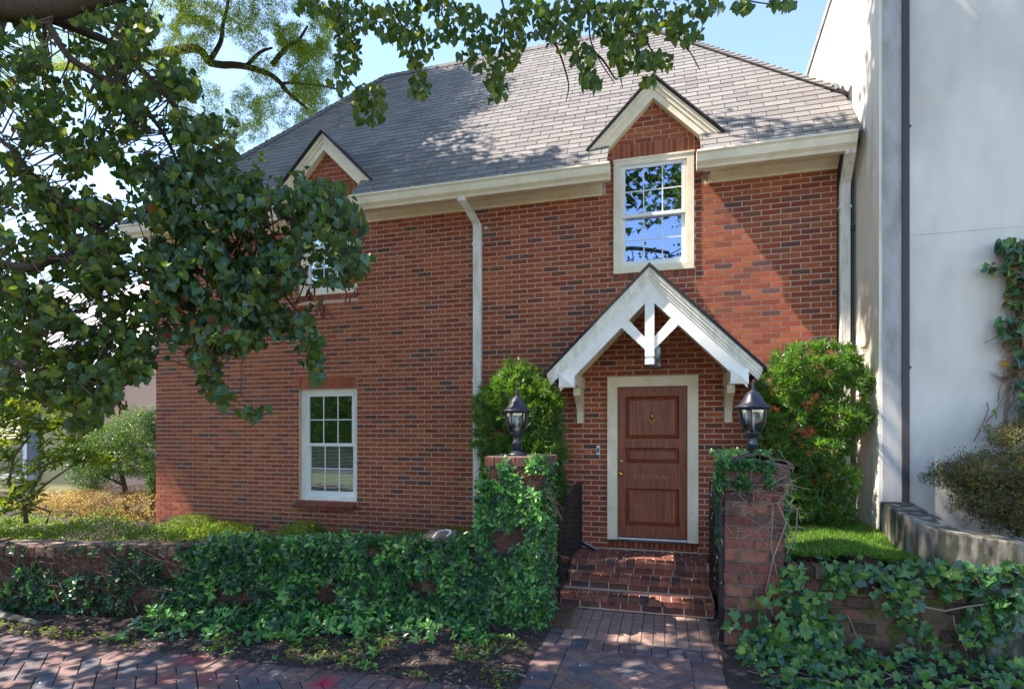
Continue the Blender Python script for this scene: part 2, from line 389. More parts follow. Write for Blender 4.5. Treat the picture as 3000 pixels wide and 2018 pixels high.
def glassmat(name, refl=.35, tint=(.9, .95, 1), rough=.01):
    m = bpy.data.materials.new(name); N, L = nt(m); N.remove(N["Principled BSDF"])
    g = N.new("ShaderNodeBsdfGlossy"); g.inputs["Roughness"].default_value = rough; g.inputs[0].default_value = (*tint, 1)
    t = N.new("ShaderNodeBsdfTransparent"); t.inputs[0].default_value = (.75, .8, .85, 1)
    mx = N.new("ShaderNodeMixShader"); fr = N.new("ShaderNodeFresnel"); fr.inputs[0].default_value = 1.5
    a = N.new("ShaderNodeMath"); a.operation = 'ADD'; a.use_clamp = True; a.inputs[1].default_value = refl; L.new(fr.outputs[0], a.inputs[0])
    L.new(a.outputs[0], mx.inputs[0]); L.new(t.outputs[0], mx.inputs[1]); L.new(g.outputs[0], mx.inputs[2]); L.new(mx.outputs[0], N["Material Output"].inputs[0])
    return m
GLASS = glassmat("window_glass", .36, (.50, .62, .92)); GLASSL = glassmat("lower_window_glass", .30, (.9, .95, 1)); LGLASS = glassmat("lamp_glass", .12, (1, 1, 1), .12)  # first glass: blue put into the gloss to deepen the reflected sky
STUC = mat("white_stucco", (.75, .70, .645), .9, var=.08, scale=1.1, bump=.5, bscale=90, bdist=.004, col2=(.60, .56, .52), detail=9, big=.08, stretch=(1.3, 1.3, .55))
STUCD = mat("weathered_stucco", (.78, .72, .63), .92, var=.12, scale=1.6, bump=.5, bscale=90, bdist=.003, col2=(.34, .30, .27), mixlo=.58, mixhi=.78, stretch=(5, 5, .35), detail=9)
STUCP = mat("pilaster_stucco", (.44, .44, .45), .92, var=.12, scale=2.5, bump=.5, bscale=120, bdist=.003, col2=(.30, .29, .29), stretch=(2, 2, .7), detail=8)
CONC = mat("mossy_concrete", (.26, .24, .215), .95, var=.3, scale=5, bump=.8, bscale=50, bdist=.008, col2=(.055, .055, .038), mixlo=.38, mixhi=.55, stretch=(2.2, 2.2, .6), detail=9)
GUTD = mat("dark_downspout", (.045, .04, .05), .5, var=.1)
SOIL = mat("soil", (.052, .038, .036), 1, var=.4, scale=22, bump=1, bscale=55, bdist=.02, col2=(.022, .016, .016), detail=8)
GRND = mat("lawn_ground", (.07, .09, .03), 1, var=.3, scale=3, bump=.8, bscale=30, bdist=.02, col2=(.045, .06, .025))
ASPH = mat("asphalt", (.055, .055, .06), .9, var=.15, bump=.4)
def pavmat(name, col, pink=False):
    m = mat(name, col, .85, var=.22, scale=10, bump=.6, bscale=80, bdist=.003, rnd=.2, col2=(col[0]*.6, col[1]*.72, col[2]*.85))
    # stain of pink spray paint with a fixed place on the pavement
    N, L = m.node_tree.nodes, m.node_tree.links; b = N["Principled BSDF"]; src = b.inputs["Base Color"].links[0].from_socket
    g = N.new("ShaderNodeNewGeometry"); fac = None
    for (x, y, r, st) in PINK:
        vm = N.new("ShaderNodeVectorMath"); vm.operation = 'DISTANCE'; vm.inputs[1].default_value = (x, y, 0); L.new(g.outputs["Position"], vm.inputs[0])
        mr = N.new("ShaderNodeMapRange"); mr.inputs[1].default_value = r; mr.inputs[2].default_value = r*.15; mr.inputs[4].default_value = st; L.new(vm.outputs["Value"], mr.inputs[0])
        if fac is None: fac = mr.outputs[0]
        else:
            a = N.new("ShaderNodeMath"); a.operation = 'MAXIMUM'; L.new(fac, a.inputs[0]); L.new(mr.outputs[0], a.inputs[1]); fac = a.outputs[0]
    n = N.new("ShaderNodeTexNoise"); n.inputs["Scale"].default_value = 12; L.new(g.outputs["Position"], n.inputs[0])
    a = N.new("ShaderNodeMath"); a.operation = 'MULTIPLY'; L.new(fac, a.inputs[0]); L.new(n.outputs[0], a.inputs[1])
    a2 = N.new("ShaderNodeMath"); a2.operation = 'MULTIPLY'; a2.inputs[1].default_value = 1.9; a2.use_clamp = True; L.new(a.outputs[0], a2.inputs[0])
    mx = N.new("ShaderNodeMix"); mx.data_type = 'RGBA'; mx.inputs[7].default_value = (.45, .015, .06, 1)
    L.new(a2.outputs[0], mx.inputs[0]); L.new(src, mx.inputs[6]); L.new(mx.outputs[2], b.inputs["Base Color"])
    return m
PINK = []
for px, py, r, st in ((560, 1930, .20, .45), (600, 1985, .15, .4), (725, 1930, .12, .5), (950, 2000, .15, 1.0), (480, 1990, .13, .3)):
    q = atZ(px, py, 0); PINK.append((q.x, q.y, r, st))
PV = [pavmat("paver_maroon", (.19, .115, .105)), pavmat("paver_grey", (.155, .118, .118)), pavmat("paver_rust", (.22, .125, .10)), pavmat("paver_slate", (.11, .105, .12))]
PVL = mat("paver_pale", (.36, .23, .19), .85, var=.2, scale=6, bump=.4, rnd=.1)
BARK = mat("bark", (.075, .05, .038), .95, var=.3, scale=20, bump=.9, bscale=60, bdist=.01, stretch=(1, 1, .4))
TWIG = mat("twig", (.14, .095, .075), .9, var=.3, scale=30)
VINEST = mat("dry_vine_stem", (.30, .22, .18), .9, var=.3, scale=30)
RUNN = mat("brown_rootlets", (.13, .075, .06), .95, var=.35, scale=40)
LH = [leafmat("redbud_leaf", (.055, .108, .030), .42, .42), leafmat("redbud_leaf_bluish", (.062, .130, .080), .22, .40, spec=.5), leafmat("redbud_leaf_yellowing", (.13, .165, .028), .4, .45),
      leafmat("redbud_leaf_red", (.20, .025, .018), .3, .5), leafmat("redbud_leaf_orange", (.26, .10, .015), .4, .5)]
LO = [leafmat("oak_leaf_bright", (.13, .18, .02), .6, .5), leafmat("oak_leaf", (.075, .115, .02), .55, .5)]
LP = [leafmat("podocarpus_leaf", (.10, .21, .035), .35, .38, spec=.6), leafmat("podocarpus_leaf_dark", (.065, .15, .035), .3, .38, spec=.6)]
LB = [leafmat("boxwood_leaf", (.08, .15, .028), .3, .4), leafmat("boxwood_leaf_lime", (.17, .24, .03), .4, .4)]
LG = [leafmat("jasmine_leaf", (.042, .135, .052), .18, .28, spec=.5), leafmat("jasmine_leaf_light", (.12, .33, .075), .25, .3, spec=.5), leafmat("jasmine_leaf_dark", (.022, .065, .034), .12, .4)]
LI = [leafmat("ivy_leaf", (.055, .165, .05), .22, .33, spec=.5), leafmat("ivy_leaf_pale", (.12, .25, .05), .32, .38), leafmat("ivy_leaf_blue", (.032, .095, .062), .12, .38, spec=.5)]
LGR = [leafmat("grass_blade", (.15, .27, .05), .35, .5), leafmat("grass_blade_dark", (.09, .20, .035), .3, .5)]
LAZ = [leafmat("azalea_leaf_tan", (.33, .20, .10), .3, .6), leafmat("azalea_leaf_olive", (.16, .14, .04), .3, .6), leafmat("azalea_leaf_cream", (.45, .34, .2), .3, .6)]
LRH = [leafmat("rhododendron_leaf", (.13, .17, .02), .5, .38), leafmat("rhododendron_leaf_green", (.06, .11, .02), .4, .38)]
LJU = [leafmat("juniper_leaf", (.10, .15, .04), .25, .5), leafmat("juniper_leaf_brown", (.14, .08, .035), .2, .6), leafmat("juniper_leaf_grey", (.12, .12, .09), .2, .6)]
LCH = mat("leaf_litter", (.13, .075, .05), .95, var=.4, scale=30, rnd=.4)

# ------------------------------------------------------------------ ground
tag(MB().grid(lambda u, v: (-160+320*u, -160+320*v, -.06), 8, 8).ob("ground", GRND), kind="structure")
tag(MB().grid(lambda u, v: (-60+120*u, -15.5-6*v, -.03), 8, 2).ob("road", ASPH), kind="structure")
def yl(x, y): return .30+.10*max(0, min(1, (-x-5)/4))+.03*noise.noise(Vector((x, y, 0)))
tag(MB().grid(lambda u, v: (lambda x: (x, (-1.88-.217*(-1.7-x))*(1-v)+v*16 if x > -30 else 0, 0))(-1.45-28*u), 40, 1).ob("dummy", SOIL) if False else
    MB().grid(lambda u, v: (lambda x, y: (x, y, yl(x, y)))(-1.42-30*u, (-1.86-.217*min(30*u, 12))*(1-v)+14*v), 80, 50).ob("planting_bed", SOIL), kind="structure")
def yr(x, y): return .76+.10*max(0, min(1, (y+1.8)/1.8))+.07*noise.noise(Vector((x*2.2, y*2.2, 5)))+.04
tag(MB().grid(lambda u, v: (lambda x, y: (x, y, yr(x, y)))(.52+1.58*u, -1.67+1.65*v), 20, 20).ob("lawn", SOIL), kind="structure")
tag(MB().grid(lambda u, v: (lambda x, y: (x, y, .88+.05*noise.noise(Vector((x, y, 1)))))(2.42+6*u+.0*v, -.72-.92*v), 20, 20).ob("upper_bed", SOIL), kind="structure")
# soil strip between garden wall and pavement
def soilz(x, y): return .02+.05*max(0, noise.noise(Vector((x*1.5, y*1.5, 3)))+.4)*min(1, max(0, (y+3.45+.02*x)/.5))+.02*noise.noise(Vector((x*9, y*9, 0)))
tag(MB().grid(lambda u, v: (lambda x, y: (x, y, soilz(x, y)-.03*max(0, 1-(y+3.24+.045*(-x-1.1))*12)-.03*max(0, 1-(-x-1.07)*12)))(-1.07-8*u, (-1.9-.217*8*u)*(1-v)+(-3.22-.045*8*u)*v), 160, 40).ob("soil_strip", SOIL, smooth=True), kind="structure")
tag(MB().grid(lambda u, v: (lambda x, y: (x, y, soilz(x, y)))(.475+6*u, -1.9-2.6*v), 60, 40).ob("soil_bed", SOIL, smooth=True), kind="structure")
# pavement: mortar bed with every paver its own piece
pav = tag(MB().box(-11, 8, -7.0, -3.14, -.05, -.024).box(-1.11, .53, -3.14, -1.0, -.05, -.016).box(-1.3, -1.11, -1.9, -.9, -.05, -.0).ob("pavement", OLDM), kind="structure")
pc = Pieces(PV+[PVL])
def pmi(): return R.choices(range(4), [42, 30, 18, 10])[0]
def paver(cx, cy, w, h, ang=0, planes=None, mi=None, z=0):
    w2, h2 = w/2-.004, h/2-.004; ca, sa = math.cos(ang), math.sin(ang)
    pl = [(cx+ca*a-sa*b, cy+sa*a+ca*b) for a, b in ((-w2, -h2), (w2, -h2), (w2, h2), (-w2, h2))]
    zz = z+R.uniform(-.003, .003)
    tl = Matrix.Rotation(R.gauss(0, .006), 4, 'X') @ Matrix.Rotation(R.gauss(0, .006), 4, 'Y')
    if planes:
        q = clip(pl, planes)
        if len(q) < 3 or parea(q) < .0015: return
        if abs(parea(q)-parea(pl)) > 1e-6:
            pc.poly(Matrix.Translation((0, 0, zz)), q, .022, pmi() if mi is None else mi, .004); return
    pc.rect(Matrix.Translation((cx, cy, zz)) @ tl @ Matrix.Rotation(ang, 4, 'Z'), 2*w2, 2*h2, .022, pmi() if mi is None else mi, .004)
def herring(ang, ox, oy, planes, rng, a=.135):
    ca, sa = math.cos(ang), math.sin(ang)
    for i in range(-rng, rng):
        for j in range(-rng, rng):
            m = (i-j) % 4
            if m == 0: lx, ly, w, h = (i+1)*a, (j+.5)*a, 2*a, a
            elif m == 3: lx, ly, w, h = (i+.5)*a, (j+1)*a, a, 2*a
            else: continue
            x = ox+ca*lx-sa*ly; y = oy+sa*lx+ca*ly
            if any(p[0]*x+p[1]*y-p[2] > .12 for p in planes): continue
            paver(x, y, w, h, ang, planes)
PY0 = -3.15
herring(math.radians(45), -.3, -2.6, [(1, 0, .22), (-1, 0, .83), (0, 1, -2.29), (0, -1, 3.38)], 18)
for k in range(9):
    y = -2.34-.115*k
    if y > -3.4: paver(-.965, y, .26, .115); paver(.35, y, .25, .115, mi=R.choice([0, 2, 2]))
for k in range(11): paver(-1.03+.142*k, -2.16, .142, .25, mi=R.choice([0, 1, 3, 1]))
# light stack bond in front of the steps
for i in range(13):
    for j in range(5): paver(-.90+.107*i+.0, -2.03+.205*j+.07, .107, .205, mi=4, z=-.006)
# sidewalk: soldier border then herringbone
def edge(x): return -3.15+.045*(x+1.1)-.10
SA = math.atan(.045)
for k in range(75):
    x = -1.16-.135*k; paver(x, edge(x)-.06, .135, .27, SA+math.radians(-22 if False else 0))
for k in range(20): x = .55+.135*k; paver(x, -3.36, .135, .27)
herring(math.radians(48), -3, -4.2, [(-.045, 1, -3.15+.0495-.30), (0, -1, 5.6), (-1, 0, 8.6), (1, 0, 1.7)], 48)
pc.build("paver", pav, 300)

# ------------------------------------------------------------------ brick house
H = empty("brick_house", (-3.1, 0, .3), "two storey red brick house with grey shingle roof, small gabled dormers and mahogany front door", "house")
XL, XR = -8.17, 1.955
BH, BL, JT = .0677, .2166, .0148
ZF = 5.03                                   # frieze bottom
UW = (-.629, .360, 3.985, 5.45); LW = (-5.39, -4.395, .90, 2.59); UL = (-5.39, -4.395, 4.02, 5.45); DR = (-.708, .410, .54, 2.65)
holes = [UW, LW, UL, (DR[0], DR[1], .44, DR[3])]
lint = [(LW[0]-.02, LW[1]+.0, 2.59, 2.762), (UW[0], UW[1], 5.45, 5.65), (UL[0], UL[1], 5.45, 5.65)]
sills = [(UW[0]-.02, UW[1]+.02, 3.89, 3.985), (UL[0]-.02, UL[1]+.02, 3.925, 4.02)]
GC = (-.13, -4.89)                          # gable centres
def wallparts():
    b = MB()
    xs = sorted({XL, XR}|{h[i] for h in holes for i in (0, 1)}); zs = sorted({-.1, 5.65}|{h[i] for h in holes for i in (2, 3)})
    for i in range(len(xs)-1):
        for j in range(len(zs)-1):
            cx, cz = (xs[i]+xs[i+1])/2, (zs[j]+zs[j+1])/2
            if any(h[0] < cx < h[1] and h[2] < cz < h[3] for h in holes): continue
            b.add([(xs[i], .007, zs[j]), (xs[i+1], .007, zs[j]), (xs[i+1], .007, zs[j+1]), (xs[i], .007, zs[j+1])], [(0, 1, 2, 3)])
    for h in holes:                          # reveals
        for x in (h[0], h[1]): b.add([(x, .007, h[2]), (x, .22, h[2]), (x, .22, h[3]), (x, .007, h[3])], [(0, 1, 2, 3)])
        for z in (h[2], h[3]): b.add([(h[0], .007, z), (h[1], .007, z), (h[1], .22, z), (h[0], .22, z)], [(0, 1, 2, 3)])
    for g in GC:
        b.prism([(g-.66, 5.64), (g+.66, 5.64), (g, 6.30)], .008, .75)
    b.box(XL+.001, XL+.2, .008, 6.2, -.1, 5.3); b.box(XR-.2, XR-.001, .23, 6.2, -.1, 5.3); b.box(XL, XR, 6.2, 6.4, -.1, 5.3)
    return b.ob("wall", MORTAR, H)
wall = wallparts()
bp = Pieces(BR)
def brickrun(x0, x1, z, off, planes=None):
    x = x0-off
    while x < x1:
        a, b = max(x, x0), min(x+BL-JT, x1)
        if b-a > .015:
            segs = [(a, b)]
            for h in holes+lint+sills+[(DR[0], DR[1], .44, .54)]:
                if h[2] < z+BH*.5 < h[3]:
                    ns = []
                    for p, q in segs:
                        if q <= h[0] or p >= h[1]: ns.append((p, q)); continue
                        if p < h[0]-.012: ns.append((p, h[0]-.008))
                        if q > h[1]+.012: ns.append((h[1]+.008, q))
                    segs = ns
            for p, q in segs:
                pr = R.uniform(-.0015, .0015)
                if planes:
                    pl = clip([(p, z), (q, z), (q, z+BH-JT), (p, z+BH-JT)], planes)
                    if len(pl) > 2 and parea(pl) > .0004: bp.poly(frame((0, pr, 0), (1, 0, 0), (0, 0, 1)), pl, .02, R.choice([0, 0, 2, 2, 1]), .0015)
                elif q-p > .02:
                    bp.rect(frame(((p+q)/2, pr, z+(BH-JT)/2), (1, 0, 0), (0, 0, 1)), q-p, BH-JT, .02, brm(), .0015)
        x += BL
n = 0; z = .44-BH*7
while z < ZF:
    brickrun(XL, XR, z, (n % 2)*BL/2); z += BH; n += 1
for g in GC:
    zz = ZF+.0; k = n; zz = z
    while zz < 5.64:                          # flanks beside the dormer windows
        brickrun(g-.60, g+.60, zz, (k % 2)*BL/2); zz += BH; k += 1
    while zz < 6.3:
        brickrun(g-.66, g+.66, zz, (k % 2)*BL/2, [(-1, 1, 6.22-g), (1, 1, 6.22+g)]); zz += BH; k += 1
for (a, b, z0, z1) in lint:                  # soldier courses
    m = 15; w = (b-a)/m
    for i in range(m): bp.rect(frame((a+w*(i+.5), -.002, (z0+z1)/2), (1, 0, 0), (0, 0, 1)), w-.011, z1-z0-.014, .02, R.choice([0, 0, 2, 1]), .0015)
for (a, b, z0, z1) in sills+[(DR[0], DR[1], .445, .535)]:
    m = 11 if z0 > 1 else 17; w = (b-a)/m
    for i in range(m): bp.rect(frame((a+w*(i+.5), -.004, (z0+z1)/2), (1, 0, 0), (0, 0, 1)), w-.011, z1-z0-.012, .02, R.choice([1, 3, 0]), .0015)
bp.build("brick", wall, 300)
# sloped projecting rowlock sill of the ground floor window
_m = frame((-4.915, -.024, .862), (1, 0, 0), (0, .93, .36)); _v, _f = slab([(-.515, -.08), (.515, -.08), (.515, .08), (-.515, .08)], .05, .001)
sill = MB().add([_m @ Vector(p) for p in _v], _f).ob("window_sill", MORTAR, H)
sp = Pieces(BR)
for i in range(11):
    w = 1.04/11; c = (-5.435+w*(i+.5), -.028, .868)
    M = frame(c, (1, 0, 0), (0, .93, .36)); sp.rect(M, w-.01, .17, .055, R.choice([0, 1, 3, 3]), .002)
sp.build("brick", sill)

# windows
def window(n, a, b, z0, z1, y, casing, glass, blind, cas_y, matc):
    w = MB()
    c = casing
    w.box(a, a+c, cas_y, .12, z0, z1).box(b-c, b, cas_y, .12, z0, z1).box(a+c, b-c, cas_y, .12, z1-c, z1).box(a+c, b-c, cas_y, .12, z0, z0+c)
    i = .018                                  # backband bead
    w.box(a+c-.002, a+c+i, cas_y+.02, .118, z0+c, z1-c).box(b-c-i, b-c+.002, cas_y+.02, .118, z0+c, z1-c)
    w.box(a-.004, b+.004, cas_y-.008, cas_y+.03, z1-.02, z1+.004) if cas_y < 0 else None
    win = w.ob("window", matc, H)
    ia, ib, iz0, iz1 = a+c+i, b-c-i, z0+c, z1-c; zm = (iz0+iz1)/2+(.0)
    for (s0, s1, sy) in ((zm-.02, iz1, y), (iz0, zm+.02, y+.035)):
        sw = .045; bo = .045 if s0 > iz0 else .075
        f = MB().box(ia, ia+sw, sy, sy+.034, s0, s1).box(ib-sw, ib, sy, sy+.034, s0, s1).box(ia+sw, ib-sw, sy, sy+.034, s1-.045, s1).box(ia+sw, ib-sw, sy, sy+.034, s0, s0+bo)
        f.ob("sash", VINYL, win)
        ga, gb, g0, g1 = ia+sw, ib-sw, s0+bo, s1-.045
        m = MB()
        for t in (1/3, 2/3): x = ga+(gb-ga)*t; m.box(x-.007, x+.007, sy+.012, sy+.026, g0, g1)
        zc2 = (g0+g1)/2; m.box(ga, ga+(gb-ga)/3-.007, sy+.012, sy+.026, zc2-.007, zc2+.007).box(ga+(gb-ga)/3+.007, ga+(gb-ga)*2/3-.007, sy+.012, sy+.026, zc2-.007, zc2+.007).box(ga+(gb-ga)*2/3+.007, gb, sy+.012, sy+.026, zc2-.007, zc2+.007)
        m.ob("muntin", VINYL, win)
        for u in range(3):
            for v in range(2):
                xa = ga+(gb-ga)*u/3+(.007 if u else 0); xb = ga+(gb-ga)*(u+1)/3-(.007 if u < 2 else 0)
                za = g0+(g1-g0)*v/2+(.007 if v else 0); zb = g0+(g1-g0)*(v+1)/2-(.007 if v < 1 else 0)
                MB().box(xa, xb, sy+.016, sy+.020, za, zb).ob("pane", glass, win)
    if blind:
        m = MB(); zz = iz0+.03
        top = iz1-.02 if blind == 1 else iz0+(iz1-iz0)*.62
        while zz < top:
            m.box(ia+.03, ib-.03, .125, .150, zz, zz+.003 if blind == 1 else zz+.011); zz += .021 if blind == 1 else .013
        m.box(ia+.03, ib-.03, .12, .16, iz1-.05, iz1-.01)
        m.ob("blind", BLIND, win)
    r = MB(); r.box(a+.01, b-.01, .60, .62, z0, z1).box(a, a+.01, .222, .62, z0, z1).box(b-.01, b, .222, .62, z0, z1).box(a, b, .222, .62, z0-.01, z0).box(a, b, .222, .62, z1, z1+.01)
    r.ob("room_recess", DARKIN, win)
    return win
window(0, *UW, -.012, .085, GLASS, 2, -.028, CREAM)
window(1, *LW, .075, .062, GLASSL, 1, .062, WHITE)
window(2, *UL, .04, .085, GLASSL, 2, .02, CREAM)

# door and frame
fr = MB()
a, b, z0, z1 = DR
for (i0, i1, y0, y1) in ((0, .045, -.035, .05), (.045, .095, -.024, .05), (.095, .125, -.012, .10)):
    fr.box(a+i0, a+i1, y0, y1, .555, z1-i0).box(b-i1, b-i0, y0, y1, .555, z1-i0).box(a+i1, b-i1, y0, y1, z1-i1, z1-i0)
df = fr.ob("door_frame", CREAM, H)
MB().box(a-.01, b+.01, -.04, .14, .537, .556).ob("threshold", IRON, df)
MB().box(a+.13, b-.13, .028, .05, .556, .575).ob("door_sweep", VINYL, df)
da, db, d0, d1, dy = -.585, .290, .585, 2.53, .045
door = MB()
stiles = .105
rows = [(.735, 1.215), (1.545, 1.738), (1.86, 2.40)]
door.box(da, da+stiles, dy, dy+.045, d0, d1).box(db-stiles, db, dy, dy+.045, d0, d1)
zz = [d0]+[q for r_ in rows for q in r_]+[d1]
for k in range(0, len(zz), 2): door.box(da+stiles, db-stiles, dy, dy+.045, zz[k], zz[k+1])
D = door.ob("door", WOOD, H)
for (p0, p1) in rows:
    pa, pb = da+stiles, db-stiles; q = MB()
    q.box(pa, pb, dy+.030, dy+.04, p0, p1)
    i, t = .018, .05
    def ring(x0, x1, y0, a0, a1, y1, zlo, zhi, zl2, zh2):
        v = [(x0, y0, zlo), (x1, y0, zlo), (x1, y0, zhi), (x0, y0, zhi), (a0, y1, zl2), (a1, y1, zl2), (a1, y1, zh2), (a0, y1, zh2)]
        q.add(v, [(0, 1, 5, 4), (1, 2, 6, 5), (2, 3, 7, 6), (3, 0, 4, 7)])
    ring(pa+.002, pb-.002, dy-.006, pa+i, pb-i, dy+.026, p0+.002, p1-.002, p0+i, p1-i)
    ring(pa+i, pb-i, dy+.026, pa+t, pb-t, dy+.008, p0+i, p1-i, p0+t, p1-t)
    q.add([(pa+t, dy+.008, p0+t), (pb-t, dy+.008, p0+t), (pb-t, dy+.008, p1-t), (pa+t, dy+.008, p1-t)], [(0, 1, 2, 3)])
    q.ob("door_panel", WOOD, D)
def ylathe(c, prof, n=16):                    # lathe about y
    b = MB(); b.lathe((0, 0, 0), prof, n); b.v = [(c[0]+v[0], c[1]-v[2], c[2]+v[1]) for v in b.v]; return b
o = ylathe((-.535, dy, 1.40), [(.034, 0), (.034, .006), (.014, .012), (.012, .03), (.026, .042), (.03, .055), (.024, .066), (.0, .07)]).ob("door_knob", BRASS, D, smooth=True)
o = ylathe((-.535, dy, 1.565), [(.026, 0), (.026, .01), (.018, .016), (.0, .018)]).ob("deadbolt", BRASS, D, smooth=True)
kn = MB(); kx, kz = -.15, 2.11
kn.tube([(kx+.038*math.cos(t), dy-.02, kz+.045*math.sin(t)) for t in [math.pi*.12-math.pi*1.24*i/12 for i in range(13)]], .006, 6)
kn.tube([(kx, dy, kz+.075), (kx, dy-.01, kz+.062), (kx, dy-.02, kz+.04), (kx, dy-.016, kz)], [.005, .012, .018, .006], 8).tube([(kx, dy-.01, kz-.045), (kx, dy-.01, kz-.085)], [.012, .004], 8).box(kx-.03, kx+.03, dy-.016, dy-.001, kz+.0, kz+.03)
kn.ob("door_knocker", BRASS, D, smooth=True)
def text(s, name, loc, size, m, parent, rot=(math.pi/2, 0, 0), ext=.002):
    c = bpy.data.curves.new(name, 'FONT'); c.body = s; c.size = size; c.extrude = ext; c.align_x = 'CENTER'; c.align_y = 'CENTER'
    t = bpy.data.objects.new(name, c); COL.objects.link(t); bpy.context.view_layer.update()
    dg = bpy.context.evaluated_depsgraph_get(); me = bpy.data.meshes.new_from_object(t.evaluated_get(dg)); bpy.data.objects.remove(t)
    o = bpy.data.objects.new(name, me); me.materials.append(m); COL.objects.link(o); o.parent = parent
    o.location = Vector(loc)-wpos(parent); o.rotation_euler = rot; return o
BRD = mat("worn_gilt_lettering", (.34, .19, .14), .5, metal=.0, var=.25, scale=60)
text("816 17th Av", "house_number", (-.155, dy-.002, 1.365), .088, BRD, D)
# doorbell
MB().box(-.848, -.808, -.024, -.003, 1.645, 1.765).box(-.840, -.816, -.028, -.023, 1.672, 1.735, 1).ob("doorbell", [VINYL, IRON], H)

ylathe((-2.375, .0, 4.76), [(.022, 0), (.022, .012), (.014, .03), (0, .034)], 10).ob("wall_fixture", VINYL, H, smooth=True)
# cornice, frieze, gutters
def eave(x0, x1, f0, f1):
    g = MB()
    prof = [(-.30, 5.255), (-.455, 5.245), (-.46, 5.222), (-.44, 5.20), (-.425, 5.12), (-.39, 5.085), (-.375, 5.055), (-.30, 5.055)]
    g.prism(prof, x0, x1, 'x'); g.ob("gutter", CREAM, H)
    c = MB()
    c.prism([(-.298, 5.25), (-.298, 5.105), (-.285, 5.105), (-.285, 5.135), (-.03, 5.135), (-.03, 5.25)], f0, f1, 'x')
    c.prism([(-.105, 5.134), (-.105, 5.118), (-.09, 5.112), (-.075, 5.085), (-.055, 5.072), (-.045, 5.055), (-.028, 5.052), (-.028, 5.134)], f0+.01, f1, 'x')
    c.prism([(-.028, 5.134), (-.028, 5.02), (.0, 5.02), (.0, 5.134)], f0-.02, f1, 'x')
    c.ob("cornice", CREAM, H)
    hg = MB(); x_ = x0+.35
    while x_ < x1-.1: hg.box(x_-.012, x_+.012, -.452, -.30, 5.256, 5.262); x_ += .62
    hg.ob("gutter_strap", CREAM, H, kind="stuff")
eave(-4.25, -.645, -4.19, -.78); eave(.372, 2.04, .545, 1.955); eave(-8.42, -5.52, -8.3, -5.6)
def downspout(x, w, xt, ztop, zbot, parent):
    b = MB(); y0, y1 = -.075, -.012
    b.box(x-w/2, x+w/2, y0, y1, zbot, ztop-.28)
    for k in range(4): xx = x-w/2+w*(k+.5)/4; b.box(xx-.006, xx+.006, y0-.005, y0, zbot, ztop-.28)
    # offset elbows
    pts = [(x, -.043, ztop-.28), (x, -.06, ztop-.22), (x*.5+xt*.5, -.22, ztop-.08), (xt, -.34, ztop), (xt, -.36, ztop+.07)]
    v = []; f = []
    for p in pts: v += [(p[0]-w/2, p[1]-.03, p[2]), (p[0]+w/2, p[1]-.03, p[2]), (p[0]+w/2, p[1]+.032, p[2]), (p[0]-w/2, p[1]+.032, p[2])]
    for i in range(len(pts)-1):
        for j in range(4): f.append((i*4+j, i*4+(j+1) % 4, i*4+4+(j+1) % 4, i*4+4+j))
    b.add(v, f); o = b.ob("downspout", WHITEG, parent)
    s = MB()
    for z in (ztop-.5, (ztop+zbot)/2): s.box(x-w/2-.012, x+w/2+.012, y0-.008, -.004, z, z+.03)
    s.ob("strap", WHITEG, o); return o
downspout(-2.483, .115, -2.60, 5.02, .25, H); downspout(2.02, .105, 1.99, 5.03, .85, H)

# main roof
PITCH = 1.19; EY, EZ = -.40, 5.24
ul = math.hypot(1, PITCH); RZ = 9.25; RY = EY+(RZ-EZ)/PITCH
VU = Vector((0, 1/ul, PITCH/ul)); VN = Vector((0, -PITCH/ul, 1/ul))
VT = (RZ-EZ)*ul/PITCH
def rp(x, v): return Vector((x, EY, EZ))+VU*v
xr0, xr1 = -5.55, -.42                      # ridge ends
xe0, xe1 = -8.52, 2.10
# right hip line from (xr1,VT) to (2.10, vb) then vertical side by the tall wall
vb = (5.98-EZ)*ul/PITCH
planes = []
def hp(p, q):                               # keep left side of p->q  (plane a*x+b*y<=c)
    a, b = (q[1]-p[1]), -(q[0]-p[0]); return (a, b, a*p[0]+b*p[1])
planes.append(hp((2.10, vb), (xr1, VT))); planes.append(hp((xr0, VT), (xe0, 0))); planes += [(0, 1, VT), (0, -1, 0), (1, 0, 2.10)]
cut = [(GC[0]-.55, GC[0]+.55), (GC[1]-.63, GC[1]+.63)]
vcut = (.03-EY)*ul                          # plan y=.03
roofo = MB()
def roofpoly(pl, lift=0, m=0):
    q = clip(pl, planes)
    if len(q) > 2: roofo.add([rp(p[0], p[1])+VN*lift for p in q], [tuple(range(len(q)))], m)
roofpoly([(-9, vcut), (3, vcut), (3, VT), (-9, VT)])
xsb = [-9, cut[1][0], cut[1][1], cut[0][0], cut[0][1], 3]
for i in (0, 2, 4): roofpoly([(xsb[i], 0), (xsb[i+1], 0), (xsb[i+1], vcut), (xsb[i], vcut)])
